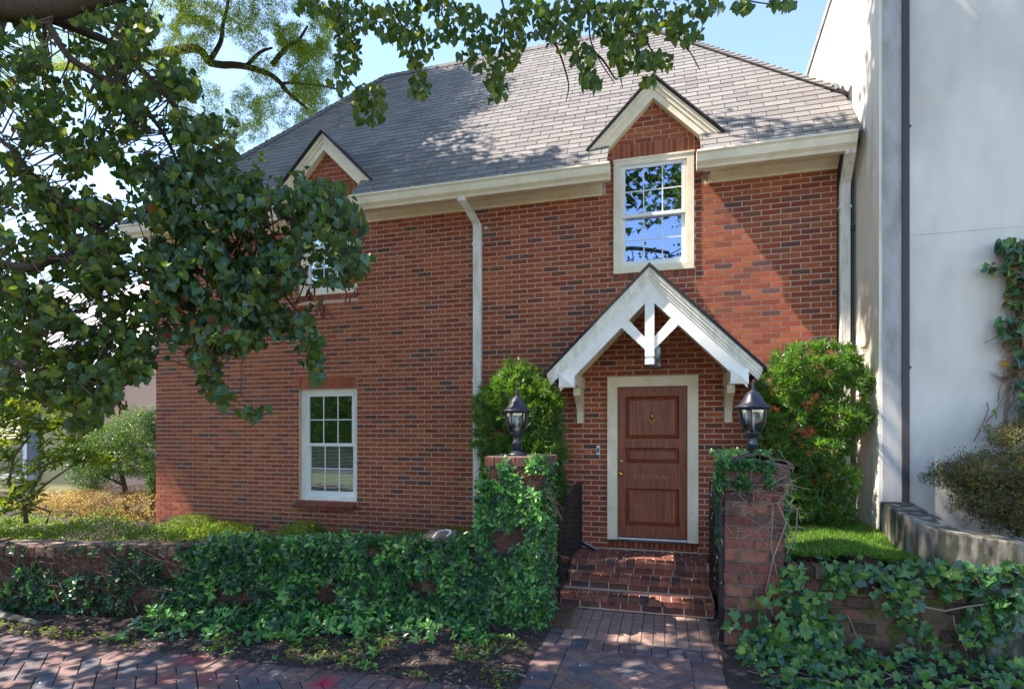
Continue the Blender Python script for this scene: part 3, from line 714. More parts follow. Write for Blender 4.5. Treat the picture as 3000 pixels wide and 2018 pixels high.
# other roof planes
def w2(x, v): return tuple(rp(x, v))
bk = 2*RY-EY
roofo.add([w2(xr0, VT), w2(xe0, 0), (xe0, bk, EZ)], [(0, 1, 2)])
roofo.add([w2(xr1, VT), w2(2.10, vb), (2.10, 2*RY-rp(0, vb).y, rp(0, vb).z)], [(0, 1, 2)])
roofo.add([w2(xr0, VT), w2(xr1, VT), (2.1, bk, EZ), (xe0, bk, EZ)], [(0, 1, 2, 3)])
for i in (0, 2, 4): roofo.box(max(xe0, xsb[i]), min(2.1, xsb[i+1]), EY+.12, 0, EZ-.05, EZ-.02)
roof = roofo.ob("roof", FELT, H)
shp = Pieces(SHG)
EXP, SWD = .140, .305; row = 0; v = 0
while v < VT:
    off = (row % 2)*SWD/2+R.uniform(-.01, .01); x = -9-off
    vis = v
    while x < 3:
        for (qa, qb) in [(x, x+SWD-.009)]:
            pl = [(qa, v), (qb, v), (qb, min(v+EXP+.002, VT)), (qa, min(v+EXP+.002, VT))]
            q = clip(pl, planes)
            segs = [q] if len(q) > 2 else []
            if v < vcut:
                for ca, cb in cut:
                    ns = []
                    for s_ in segs:
                        l_ = clip(s_, [(1, 0, ca)]); r_ = clip(s_, [(-1, 0, -cb)]); 
                        if len(l_) > 2: ns.append(l_)
                        if len(r_) > 2: ns.append(r_)
                        if v+EXP > vcut:
                            t_ = clip(s_, [(0, -1, -vcut), (-1, 0, -ca), (1, 0, cb)])
                            if len(t_) > 2: ns.append(t_)
                    segs = ns
            for s_ in segs:
                if parea(s_) < .0008: continue
                cx_ = sum(p[0] for p in s_)/len(s_)
                tl = .055
                M = frame(rp(0, v)+VN*(.014+R.uniform(0, .002)), (1, 0, 0), VU-VN*tl)
                mi = R.choices([0, 1, 2], [50, 22, 28])[0]
                full = abs(parea(s_)-(SWD-.009)*(EXP+.002)) < 1e-4
                if full: shp.rect(M @ Matrix.Translation(((qa+qb)/2, (EXP+.002)/2, 0)), SWD-.009, EXP+.002, .010, mi, .0012)
                else: shp.poly(M, [(p[0], p[1]-v) for p in s_], .010, mi, .0012)
        x += SWD
    v += EXP; row += 1
shp.build("shingle", roof, 300)
# ridge and hip caps
cap = MB()
def caps(p, q, step=.13):
    p = Vector(p); q = Vector(q); L_ = (q-p).length; d = (q-p)/L_; n_ = int(L_/step)
    side = d.cross(VN).normalized()
    for i in range(n_):
        c0 = p+d*step*i; c1 = c0+d*(step+.03); h = VN*.035
        s1 = side*.13; a1 = c0+h+VN*.014; a2 = c1+h
        other = Vector((d.y, -d.x, 0)).normalized()*.12 if abs(d.y) > .05 else Vector((0, .12, -.02))
        if abs(d.y) > .05 and (other.x*(1 if d.x < 0 else -1)) < 0: other = -other
        other.z = -.10
        cap.add([a1, a2, a2+s1-VN*.02, a1+s1-VN*.02, a2+other, a1+other, a1-VN*.012, a1+s1-VN*.034, a1+other-Vector((0, 0, .012))], [(0, 1, 2, 3), (1, 0, 5, 4), (0, 3, 7, 6), (5, 0, 6, 8)], R.choice([0, 1, 1]))
caps(rp(2.10, vb), rp(xr1, VT)); caps(rp(xe0, 0), rp(xr0, VT)); caps(rp(xr0, VT), rp(xr1, VT))
cap.ob("ridge_shingle", SHG, roof, kind="stuff")
# torn flashing where the hip meets the tall wall
fl = MB(); 
fl.grid(lambda u, v: (2.0+.11*u+.01*math.sin(9*v), .05+.45*v, 5.98+.36*v+.05*math.sin(7*u+5*v)), 4, 6); fl.ob("flashing", STUCP, roof)
# dormer gables
for g in GC:
    gt = empty("dormer", (g, 0, 5.6), None, None); gt.parent = H; gt.location = Vector((g, 0, 5.6))-H.location
    for sgn in (-1, 1):
        def P(d, zo, y): return (g+sgn*d, y, zo)
        # rake: stepped mouldings, 45 degrees
        for (o0, o1, y0, y1) in ((0, .045, -.135, .0), (.045, .09, -.115, 0), (.09, .165, -.10, 0)):
            apx = 6.375; L2 = .80
            v = []
            for y in (y0, y1):
                v += [P(0, apx-o0*1.414, y), P(L2, apx-L2-o0*1.414, y), P(L2-(o1-o0)*.9, apx-L2-o1*1.414+(o1-o0)*.9, y), P(0, apx-o1*1.414, y)]
            bb = MB().add(v, [(0, 1, 2, 3), (7, 6, 5, 4), (0, 4, 5, 1), (1, 5, 6, 2), (2, 6, 7, 3), (3, 7, 4, 0)])
            if o0 == 0: ra = bb
            else: ra.v += bb.v; ra.f += [tuple(i+len(ra.v)-len(bb.v) for i in q) for q in bb.f]; ra.m += bb.m
        ra.ob("rake_board", CREAM, gt)
        rf = MB(); v = []
        for y in (-.17, .62):
            v += [P(0, 6.415, y), P(.84, 5.575, y), P(.825, 5.56, y), P(0, 6.388, y)]
        rf.add(v, [(0, 1, 2, 3), (7, 6, 5, 4), (0, 4, 5, 1), (1, 5, 6, 2), (2, 6, 7, 3), (3, 7, 4, 0)])
        # cheek soffit below the roof edge
        rf.add([P(.60, 5.60, -.1), P(.82, 5.575, -.1), P(.82, 5.60, .35), P(.60, 5.62, .35)], [(0, 1, 2, 3)])
        rf.ob("roof_slab", FELT, gt)

# door canopy
KX = -.150; CF = -1.10                       # centre, front plane
cn = empty("canopy", (KX, 0, 3.2), None, None); cn.parent = H; cn.location = Vector((KX, 0, 3.2))-H.location
def slope(side, d0, d1, off0, off1, y0, y1, apx=3.72, m=0, cutend=True):
    """board along the 45 degree slope between horizontal distances d0..d1, depth off0..off1 under the roof line"""
    s = side; r = 1.414
    def P(d, o, y): return (KX+s*d, y, apx-d-o*r)
    e0 = d1; 
    v = []
    for y in (y0, y1): v += [P(d0, off0, y), P(e0, off0, y), P(e0, off1, y), P(d0, off1, y)]
    return MB().add(v, [(0, 1, 2, 3), (7, 6, 5, 4), (0, 4, 5, 1), (1, 5, 6, 2), (2, 6, 7, 3), (3, 7, 4, 0)], m)
def join(*bs):
    o = MB()
    for b in bs: o.add(b.v, b.f, 0)
    return o
for s in (-1, 1):
    join(slope(s, 0, 1.12, .0, .03, CF-.05, CF+.03), slope(s, 0, 1.11, .03, .06, CF-.035, CF+.03), slope(s, 0, 1.10, .06, .085, CF-.02, CF+.03), slope(s, 0, 1.09, .085, .11, CF-.008, CF+.03)).ob("rake_moulding", WHITEG, cn)
    slope(s, 0.0, .985, .11, .235, CF+.002, CF+.04).ob("gable_board", WHITE, cn)
    slope(s, 0, 1.16, -.028, -.002, CF-.07, -.002).ob("roof_slab", FELT, cn)
    join(slope(s, .0, 1.10, .0, .02, CF+.04, -.004)).ob("soffit_board", CREAM, cn)
    # inner rafters
    join(slope(s, .05, .93, .021, .10, -.07, -.006), slope(s, .05, .93, .021, .06, -.60, -.54)).ob("rafter", CREAM, cn)
    # beam and bracket
    bx = KX+s*.905
    MB().box(bx-.055, bx+.055, CF+.045, -.003, 2.50, 2.645).ob("beam", CREAM, cn)
    bl = MB().box(bx-.085, bx+.085, CF-.03, CF+.10, 2.445, 2.60)
    bl.add([(bx-.085, CF-.03, 2.445), (bx+.085, CF-.03, 2.445), (bx+.085, CF-.03, 2.60), (bx-.085, CF-.03, 2.60), (bx, CF-.065, 2.525)], [(0, 1, 4), (1, 2, 4), (2, 3, 4), (3, 0, 4)])
    bl.ob("beam_end", WHITE, cn)
    kb = MB(); prof = [(-.003, 2.06), (-.075, 2.06), (-.075, 2.16), (-.085, 2.16)]
    for i in range(9):
        t = i/8; prof.append((-.085-.27*t**2.2, 2.16+.24*t))
    prof += [(-.37, 2.40), (-.37, 2.50), (-.003, 2.50)]
    v = [(p[0], p[1]) for p in prof]
    # split into convex strips
    for i in range(len(prof)-2):
        pass
    outer = [p for p in prof[1:-1]]
    for i in range(len(outer)-1):
        p, q = outer[i], outer[i+1]
        if abs(q[1]-p[1]) < 1e-4: continue
        kb.prism([(-.003, p[1]), p, q, (-.003, q[1])], bx-.042, bx+.042, 'x')
    kb.ob("bracket", CREAM, cn)
    # diagonal brace
    dz = .20
    x0, zc0 = KX+s*.035, 2.885; L3 = .42
    v = []
    for y in (CF+.006, CF+.038): v += [(x0, y, zc0-.06), (x0+s*L3, y, zc0-.06+L3), (x0+s*L3-s*.06, y, zc0+.06+L3), (x0, y, zc0+.07)]
    MB().add(v, [(0, 1, 2, 3), (7, 6, 5, 4), (0, 4, 5, 1), (1, 5, 6, 2), (2, 6, 7, 3), (3, 7, 4, 0)]).ob("brace", WHITE, cn)
MB().box(KX-.05, KX+.05, CF-.004, CF+.045, 2.76, 3.46).box(KX-.042, KX+.042, CF, CF+.04, 2.735, 2.76).box(KX-.05, KX+.05, CF-.004, CF+.045, 2.675, 2.735).ob("king_post", WHITE, cn)

# porch lantern on the wall under the canopy
pl_ = empty("wall_lantern", (KX+.04, -.13, 2.85), "small dark half-hidden glass lantern on the brick wall above the front door", "lantern")
lx, ly = KX+.045, -.13
MB().box(lx-.05, lx+.05, -.03, -.004, 2.90, 3.08).tube([(lx+.05, -.03, 3.05), (lx+.05, -.10, 3.10), (lx+.02, -.13, 3.06)], .008).ob("back_plate", IRON, pl_)
MB().box(lx-.075, lx+.075, ly-.07, ly+.07, 2.74, 2.765).box(lx-.07, lx+.07, ly-.065, ly+.065, 3.0, 3.03).ob("lantern_cap", IRON, pl_)
cg = MB()
for sx in (-1, 1):
    for sy in (-1, 1): cg.box(lx+sx*.066-.005, lx+sx*.066+.005, ly+sy*.06-.005, ly+sy*.06+.005, 2.765, 3.0)
cg.ob("cage", IRON, pl_)
MB().box(lx-.06, lx+.06, ly-.055, ly+.055, 2.767, 2.998).ob("glass", LGLASS, pl_)
MB().lathe((lx, ly, 2.80), [(.012, 0), (.012, .05), (.02, .08), (.016, .12), (0, .14)], 8).ob("bulb", VINYL, pl_)

# ------------------------------------------------------------------ steps
ST = empty("porch_steps", (-.42, -.5, 0), "three red brick porch steps leading up to the mahogany front door", "steps")
x0, x1 = -1.27, .50
core = MB().box(x0+.01, x1, -1.15, 0, 0, .145).box(x0+.01, x1, -.88, 0, .145, .285).box(x0+.06, x1, -.67, 0, .285, .425).ob("step_core", MORTAR, ST)
sb = Pieces(BRS)
def smi(): return R.choices(range(5), [40, 20, 18, 12, 10])[0]
for (yf, zt, xa) in ((-1.165, .155, x0), (-.895, .295, x0), (-.69, .435, x0+.05)):
    w = .112; n_ = int((x1-xa)/w)
    for i in range(n_+1):
        xx = xa+w*(i+.5)
        if xx > x1: break
        # bullnose header: one block, top and front
        m_ = smi(); t = .062
        sb.rect(Matrix.Translation((xx, yf+.1-.012, zt+R.uniform(-.002, .003))), w-.012, .215, t, m_, .006)
    # riser stretchers under the nosing
    w = .22; k = 0; xx = xa
    while xx < x1:
        ww = w if k or yf > -1 else w*.7
        ww = min(ww, x1-xx)
        if ww > .03: sb.rect(frame((xx+ww/2, yf+.012, zt-.107), (1, 0, 0), (0, 0, 1)), ww-.012, .068, .02, R.choice([1, 3, 4, 0]), .003)
        xx += w if k else ww; k += 1
for j in range(4):                           # landing surface in running bond
    y = -.43+.108*j; x = x0+.05-(j % 2)*.11
    while x < x1:
        a_, b_ = max(x, x0+.05), min(x+.21, x1)
        if b_-a_ > .03: sb.rect(Matrix.Translation(((a_+b_)/2, y, .432+R.uniform(-.002, .002))), b_-a_-.01, .098, .02, R.choice([0, 0, 2, 1]), .003)
        x += .22
sb.build("brick", ST, 300)

# ------------------------------------------------------------------ hand rail
HR = empty("hand_rail", (-1.13, -1.25, 0), "black iron hand rail with thin balusters on the left side of the brick steps", "railing")
def hz(y): return 1.06+(y+1.34)*.34 if y < -.72 else 1.27+(y+.72)*.10
hb = MB(); ya, yb = -1.36, -.12; hx = -1.095
def hxx(y): return hx+.06*(y-ya)/(yb-ya)
def railz(y): return 1.04+(y+1.34)*.40 if y < -.75 else 1.276+(y+.75)*.02
pts = [(ya-.03, railz(ya)-.01), (-.75, railz(-.75)), (yb, railz(yb))]
for (p, q) in zip(pts[:-1], pts[1:]):
    v = []
    for (y, z) in (p, q):
        for dx in (-.022, .022):
            for dz in (-.008, .008): v.append((hxx(y)+dx, y, z+dz))
    hb.add(v, [(0, 1, 3, 2), (4, 6, 7, 5), (0, 4, 5, 1), (2, 3, 7, 6), (0, 2, 6, 4), (1, 5, 7, 3)])
hb.ob("top_rail", IRON, HR)
MB().box(hxx(ya)-.014, hxx(ya)+.014, ya-.014, ya+.014, 0, railz(ya)-.01).ob("post", IRON, HR)
MB().box(hxx(yb)-.012, hxx(yb)+.012, yb-.012, yb+.012, .43, railz(yb)-.01).ob("post", IRON, HR)
for k in range(1, 14):
    y = ya+(yb-ya)*k/14; zb = max(.16, .50 if y > -.69 else (.36 if y > -.9 else .22))
    MB().box(hxx(y)-.007, hxx(y)+.007, y-.007, y+.007, zb, railz(y)-.008).ob("baluster", IRON, HR)
br_ = MB()
for (p, q) in (((ya, .21), (-.75, .46)), ((-.75, .48), (yb, .49))):
    v = []
    for (y, z) in (p, q):
        for dx in (-.01, .01):
            for dz in (-.006, .006): v.append((hxx(y)+dx, y, z+dz))
    br_.add(v, [(0, 1, 3, 2), (4, 6, 7, 5), (0, 4, 5, 1), (2, 3, 7, 6), (0, 2, 6, 4), (1, 5, 7, 3)])
br_.ob("bottom_rail", IRON, HR)
# boot brush on the landing by the rail
bt = MB()
M = frame((-.905, -.13, .475), (.83, -.35, -.30), (.35, .9, .1)); v, f = slab([(-.13, -.028), (.13, -.028), (.13, .028), (-.13, .028)], .03, .006)
bt.add([M @ Vector(p) for p in v], f, 0); M2 = M @ Matrix.Translation((0, 0, .004)); v, f = slab([(-.11, -.02), (.11, -.02), (.11, .02), (-.11, .02)], .006, .002); bt.add([M2 @ Vector(p) for p in v], f, 1)
tag(bt.ob("drain_outlet", [IRON, STUCP]), "black drain spout with grey top lying on the landing left of the door", "drain spout")

# ------------------------------------------------------------------ gate (open, seen nearly edge-on)
GT = empty("garden_gate", (.52, -1.6, 0), "black flaking wrought iron gate standing open against the right brick pillar", "gate")
gA, gB = Vector((.478, -1.05, 0)), Vector((.497, -1.90, 0))   # free edge, hinge edge
def gp(t, z): p = gA.lerp(gB, t); return Vector((p.x, p.y, z))
def gbar(name, pts, r=.011, m=RUSTI, n=4): return MB().tube(pts, r, n).ob(name, m, GT)
gbar("gate_stile", [gp(0, .30), gp(0, 1.445)], .018); gbar("gate_stile", [gp(1, .05), gp(1, 1.50)], .026)
for z in (1.45, 1.18, .42): gbar("gate_rail", [gp(0, z-.02), gp(1, z+.03)], .014)
for k in range(1, 9): gbar("gate_bar", [gp(k/9, .36), gp(k/9, 1.46)], .009)
for k in range(4):
    pts = []
    for i in range(22):
        a_ = i/21*4*math.pi; r_ = .085*(1-i/24); c_ = (k+.5)/4
        pts.append(gp(c_+r_*math.cos(a_)/.85, .72+r_*math.sin(a_)))
    gbar("gate_scroll", pts, .007)
    gbar("gate_scroll", [p+Vector((0, 0, .6)) for p in pts], .006)
gbar("gate_rail", [gp(0, .33), gp(.5, .18), gp(1, .10)], .010)
for z in (1.24, .34): MB().box(.49, .53, -1.93, -1.85, z, z+.03).ob("hinge", IRON, GT)

# ------------------------------------------------------------------ pillars and garden walls
def coursed(pcs, p0, p1, z0, z1, L_, hgt, j, mats_w, t=.03, jit=.004, dep_axis=None, skip=0, start=0):
    """face from p0 to p1 (x,y), brick courses"""
    p0 = Vector((*p0, 0)); p1 = Vector((*p1, 0)); u = (p1-p0); W = u.length; u.normalize(); z = z0; k = start
    while z < z1-.02:
        h_ = min(hgt, z1-z); x = -(k % 2)*L_/2
        while x < W-.01:
            a_, b_ = max(0, x), min(x+L_, W)
            if b_-a_ > .03 and R.random() > skip:
                c = p0+u*((a_+b_)/2); nrm = u.cross(Vector((0, 0, 1)))
                pcs.rect(frame(Vector((c.x, c.y, z+h_/2-j/2))+nrm*R.uniform(-jit, jit), u, (0, 0, 1)), b_-a_-j, h_-j, t, R.choices(range(5), mats_w)[0], .006)
            x += L_
        z += hgt; k += 1
PL = empty("brick_pillar", (-1.42, -1.68, 0), "brick gate pillar smothered in green vine left of the steps", "pillar", "gate pillars")
MB().box(-1.70, -1.15, -1.93, -1.40, 0, 1.60).box(-1.73, -1.12, -1.96, -1.37, 1.60, 1.70).ob("pillar_core", OLDM, PL)
pp = Pieces(BRS); W8 = [35, 30, 10, 20, 5]
for a_, b_ in (((-1.70, -1.94), (-1.15, -1.94)), ((-1.14, -1.93), (-1.14, -1.40)), ((-1.71, -1.40), (-1.71, -1.93))): coursed(pp, a_, b_, .0, 1.60, .22, .105, .012, W8)
for a_, b_ in (((-1.74, -1.975), (-1.11, -1.975)), ((-1.11, -1.97), (-1.11, -1.36))): coursed(pp, a_, b_, 1.60, 1.705, .108, .105, .010, [25, 40, 4, 26, 5])
pp.build("brick", PL, 200)
PR = empty("brick_pillar", (.77, -1.68, 0), "brick gate pillar with bare dry vine stems right of the iron gate", "pillar", "gate pillars")
MB().box(.53, 1.01, -1.925, -1.45, 0, 1.66).ob("pillar_core", OLDM, PR)
pp = Pieces(BRS)
for a_, b_ in (((.52, -1.94), (1.02, -1.94)), ((1.02, -1.93), (1.02, -1.45)), ((.52, -1.45), (.52, -1.93))): coursed(pp, a_, b_, .05, 1.66, .25, .1065, .016, [30, 34, 10, 22, 4], jit=.008)
pp.build("brick", PR, 200)
# garden walls
GWa, GWb = Vector((-1.70, -1.935)), Vector((-8.3, -3.37))
GL = empty("garden_wall", (-4.2, -2.4, 0), "long low brick garden wall overgrown with vine left of the steps", "garden wall", "low brick garden walls")
dW = (GWb-GWa).normalized(); nW = Vector((-dW.y, dW.x)); nW = nW if nW.y < 0 else -nW
b = MB(); q0, q1 = GWa, GWb
v = [(p.x-nW.x*o_, p.y-nW.y*o_, z) for p in (q0, q1) for o_ in (.02, .30) for z in (-.02, .74)]
b.add(v, [(0, 1, 3, 2), (4, 6, 7, 5), (0, 4, 5, 1), (2, 3, 7, 6), (0, 2, 6, 4), (1, 5, 7, 3)]); b.ob("wall_core", OLDM, GL)
MOSSB = [mat("old_brick_%s" % s_, c_, .95, var=.35, scale=9, bump=1, bscale=35, bdist=.02, col2=c2_, mixlo=.5, mixhi=.6, rnd=.2) for s_, c_, c2_ in (("red", (.17, .075, .055), (.085, .06, .04)), ("tan", (.19, .12, .085), (.11, .09, .045)), ("dark", (.10, .055, .042), (.06, .05, .03)))]
wp = Pieces(MOSSB)
coursed(wp, tuple(GWb), tuple(GWa), 0, .66, .22, .105, .014, [42, 18, 40, 0, 0], jit=.016)
u = Vector((*(-dW), 0)); k = 0; W_ = (GWb-GWa).length
while k*.112 < W_:
    c = Vector((*GWa, 0))-u*(k*.112+.056); c = Vector((c.x-nW.x*.13, c.y-nW.y*.13, .76+R.uniform(-.012, .012)+.03*math.sin(c.x*1.3)))
    wp.rect(frame(c, u, (-nW.x, -nW.y, 0)) @ Matrix.Rotation(R.gauss(0, .03), 4, 'X'), .10, .32, .10, R.choice([1, 0, 2]), .014); k += 1
wp.build("brick", GL, 300)
GR_ = empty("garden_wall", (2.4, -1.8, 0), "low mossy old brick garden wall draped with ivy right of the gate", "garden wall", "low brick garden walls")
MB().box(1.02, 4.5, -1.90, -1.66, -.02, .73).ob("wall_core", mat("mossy_render", (.17, .11, .075), .95, var=.3, scale=7, bump=1, bscale=25, bdist=.03, col2=(.10, .10, .025), mixlo=.48, mixhi=.56), GR_)
wp = Pieces(MOSSB)
def cr2(x0_, x1_, z0_, z1_):
    z_ = z0_; k_ = 0
    while z_ < z1_-.03:
        x_ = x0_-(k_ % 2)*.12
        while x_ < x1_:
            w_ = R.uniform(.20, .27); a_, b_ = max(x_, x0_), min(x_+w_, x1_)
            if b_-a_ > .05 and R.random() > .12:
                wp.rect(frame(((a_+b_)/2, -1.915+R.uniform(-.02, .012), z_+.05), (1, R.gauss(0, .03), R.gauss(0, .02)), (0, R.gauss(0, .05), 1)), b_-a_-.016, .096, .05, R.choice([0, 1, 2]), .015)
            x_ += w_
        z_ += .112; k_ += 1
cr2(1.03, 4.4, 0, .68)
for k in range(30): wp.rect(Matrix.Translation((1.09+.113*k, -1.79, .775+R.uniform(-.012, .01))) @ Matrix.Rotation(R.gauss(0, .03), 4, 'X'), .10, .28, .095, R.choice([0, 2, 1]), .018)
wp.build("brick", GR_, 260)
# loose brick with a white painted loop
LBk = empty("painted_brick", (-2.25, -2.0, .84), "loose brown brick with a white painted loop lying on top of the vine covered wall", "brick")
M = frame((-2.22, -2.02, .905), (.97, .1, .05), (-.05, .93, .30)); w_, h_ = .34, .19
v, f = slab([(-.17, -.09), (.15, -.095), (.17, .09), (-.14, .1)], .07, .012); MB().add([M @ Vector(p) for p in v], f).ob("brick", PV[2], LBk)
lp = [(-.03, -.085), (-.03, .03), (.0, .07), (.06, .085), (.11, .06), (.125, .0), (.11, -.05)]
b = MB()
for i in range(len(lp)-1):
    p = Vector((*lp[i], 0)); q = Vector((*lp[i+1], 0)); t_ = (q-p).normalized(); nn = Vector((-t_.y, t_.x, 0))*.011
    b.add([M @ (p-nn-t_*.004+Vector((0, 0, .002+.0003*i))), M @ (q-nn+t_*.004+Vector((0, 0, .002+.0003*i))), M @ (q+nn+t_*.004+Vector((0, 0, .002+.0003*i))), M @ (p+nn-t_*.004+Vector((0, 0, .002+.0003*i)))], [(0, 1, 2, 3)])
b.ob("painted_loop", VINYL, LBk)

# ------------------------------------------------------------------ lamps on the pillars
def lamp(x, y, z, sc, label):
    L_ = empty("post_lamp", (x, y, z), label, "lamp", "pillar lamps")
    c = (x, y, z)
    def pr(l): return [(r*sc, h*sc) for r, h in l]
    MB().lathe(c, pr([(.105, 0), (.105, .008), (.09, .022), (.06, .034), (.048, .044)]), 20).ob("base", LAMPB, L_, smooth=True)
    MB().lathe(c, pr([(.048, .04), (.048, .12), (.05, .123), (.036, .14), (.03, .175), (.034, .183)]), 20).ob("neck", LAMPB, L_, smooth=True)
    MB().lathe(c, pr([(.036, .18), (.05, .205), (.068, .232), (.066, .236), (.05, .23)]), 20).ob("cup", LAMPB, L_, smooth=True)
    gp_ = pr([(.062, .235), (.085, .265), (.103, .31), (.112, .36), (.115, .415), (.114, .43)])
    MB().lathe(c, gp_, 24, cap=False).ob("glass", LGLASS, L_, smooth=True)
    for k in range(6):
        a_ = k*math.pi/3+.26; rb = MB(); pts = []
        for r_, h_ in gp_: pts.append((x+(r_+.002)*math.cos(a_), y+(r_+.002)*math.sin(a_), z+h_))
        rb.tube(pts, [.011*sc, .008*sc, .006*sc, .006*sc, .008*sc, .012*sc], 5); rb.ob("rib", LAMPB, L_, smooth=True)
    MB().lathe(c, pr([(.118, .42), (.15, .44), (.152, .448), (.135, .456), (.112, .47), (.09, .50), (.072, .54), (.045, .575), (.018, .592), (.014, .60)]), 24).ob("cap", LAMPB, L_, smooth=True)
    MB().lathe(c, pr([(.012, .595), (.016, .61), (.009, .62), (.013, .64), (.004, .67), (0, .685)]), 8).ob("finial", LAMPB, L_, smooth=True)
    MB().lathe(c, pr([(.014, .235), (.014, .33), (.02, .335), (.016, .38), (.0, .39)]), 8).ob("bulb", VINYL, L_, smooth=True)
lamp(-1.475, -1.70, 1.705, 1.03, "blue-black lantern lamp on the vine covered pillar left of the steps")
lamp(.797, -1.70, 1.70, 1.07, "blue-black lantern lamp on the pillar beside the open gate")

# ------------------------------------------------------------------ tall stucco building on the right
TB = empty("stucco_building", (5, 2, 0), "tall plain white stucco building with weathered side wall at the right edge", "building")
b = MB(); XS = 2.134
b.prism([(-.755, -.1), (12, -.1), (12, 5.7), (-.755, 7.92)], XS, XS+.03, 'x'); b.ob("side_wall", STUCD, TB)
MB().prism([(-.76, 7.92), (12, 5.7), (12, 5.8), (-.76, 8.02)], XS-.02, XS+.24, 'x').ob("coping", STUCP, TB)
MB().box(XS+.0305, 2.335, -.76, -.3, -.1, 7.9).ob("pilaster", STUCP, TB)
b = MB(); b.box(2.336, 9, -.70, -.6, -.1, 3.955).box(2.336, 9, -.703, -.6, 3.957, 7.9); b.ob("front_wall", STUC, TB)
MB().box(2.336, 9, -.6995, -.65, 3.950, 3.962).ob("wall_joint", GUTD, TB)
ds = MB().box(2.337, 2.40, -.775, -.702, .95, 6.45).ob("downspout", GUTD, TB)
for z in (2.6, 5.05): MB().prism([(2.40, z-.03), (2.425, z), (2.40, z+.03)], -.76, -.703).ob("strap", GUTD, ds)
# narrow dark drain pipes in the gap beside the house
MB().tube([(2.105, -.03, .9), (2.105, -.03, 5.0)], .014, 8).tube([(2.085, .05, .9), (2.085, .05, 5.0)], .02, 8).ob("cable_pipe", GUTD, TB)
MB().box(2.085, 2.125, -.06, -.02, 4.28, 4.34).ob("pipe_clip", GUTD, TB)
# concrete retaining wall curving out from the building corner
RW = empty("retaining_wall", (2.7, -1.5, 0), "stained and mossy concrete retaining wall running from the white building towards the camera", "retaining wall")
path_ = [(570*0+K(1997), K(1140), 1.235), (K(2060), K(1175), 1.19), (K(2130), K(1205), 1.13), (K(2230), K(1222), 1.10), (K(2331), K(1236), 1.08), (K(2450), K(1256), 1.06)]
fp = [atZ(a_, b_, z_) for a_, b_, z_ in path_]
fp[0] = Vector((2.137, -.765, 1.235))
tk = .27; v = []; f = []
for i, p in enumerate(fp):
    t_ = (fp[min(i+1, len(fp)-1)]-fp[max(i-1, 0)]); t_.z = 0; t_.normalize(); nn = Vector((-t_.y, t_.x, 0))
    if nn.x < 0: nn = -nn
    q = p+nn*tk
    v += [(p.x, p.y, -.02), (p.x, p.y, p.z-.012), (p.x+nn.x*.012, p.y+nn.y*.012, p.z), (q.x, q.y, q.z), (q.x, q.y, -.02)]
for i in range(len(fp)-1):
    for j in range(4): f.append((i*5+j, i*5+j+1, i*5+6+j, i*5+5+j))
f.append((0, 1, 2, 3, 4)); b = MB().add(v, f); b.ob("wall", CONC, RW)

# ------------------------------------------------------------------ neighbour on the left
NB = empty("neighbor_house", (-16, 5, 0), "pale stucco neighbouring house with a light roof behind the small tree at left", "house")
YEL = mat("yellow_stucco", (.50, .45, .20), .9, var=.05, scale=1); PNK = mat("pink_stucco", (.56, .47, .42), .9, var=.04, scale=1)
NRF = mat("pale_roof", (.62, .60, .62), .8, var=.06, scale=2)
GX = -13.2; NY0 = 2.9; NZ = 2.86
MB().box(-24, GX-.01, NY0, NY0+.2, -.1, NZ).ob("front_wall", YEL, NB)
MB().prism([(NY0+.001, -.1), (9.5, -.1), (9.5, NZ), (6.2, NZ+3.8), (NY0+.001, NZ)], GX-.009, GX+.15, 'x').ob("gable_wall", PNK, NB)
b = MB(); b.add([(-24, NY0-.3, NZ-.05), (GX+.25, NY0-.3, NZ-.05), (GX+.25, 6.2, NZ+3.9), (-24, 6.2, NZ+3.9)], [(0, 1, 2, 3)]); b.add([(-24, 9.6, NZ-.05), (GX+.25, 9.6, NZ-.05), (GX+.25, 6.2, NZ+3.9), (-24, 6.2, NZ+3.9)], [(0, 3, 2, 1)])
b.ob("roof", NRF, NB)
b = MB(); sl_ = 3.95/3.6
for k in range(30):
    y = NY0-.3+k*.12; z = NZ-.05+sl_*(y-NY0+.3)+.012
    b.add([(-24, y, z), (GX+.25, y, z), (GX+.25, y+.13, z+.13*sl_-.02), (-24, y+.13, z+.13*sl_-.02), (-24, y, z-.03), (GX+.25, y, z-.03)], [(0, 1, 2, 3), (4, 5, 1, 0)])
b.ob("shingle_course", NRF, NB, kind="stuff")
MB().box(-24, GX+.3, NY0-.42, NY0-.29, NZ-.16, NZ-.03).ob("gutter", GUTD, NB)
BRDN = mat("brown_downspout", (.22, .12, .10), .6)
MB().box(GX-.16, GX-.02, NY0-.12, NY0-.02, 0, NZ-.1).ob("downspout", BRDN, NB)
for z in (.55, 3.35): MB().box(GX+.15, GX+.156, NY0+.2, 9.4, z, z+.012).ob("wall_joint", GUTD, NB)
nw = MB().box(-17.9, -15.55, NY0-.06, NY0-.001, .75, 2.35).ob("window", VINYL, NB)
MB().box(-17.8, -15.70, NY0-.075, NY0-.061, .85, 2.28).ob("pane", GLASSL, nw)
MB().box(-15.54, -15.15, NY0-.05, NY0-.001, .7, 2.4).ob("shutter", mat("slate_shutter", (.10, .12, .16), .6), NB)

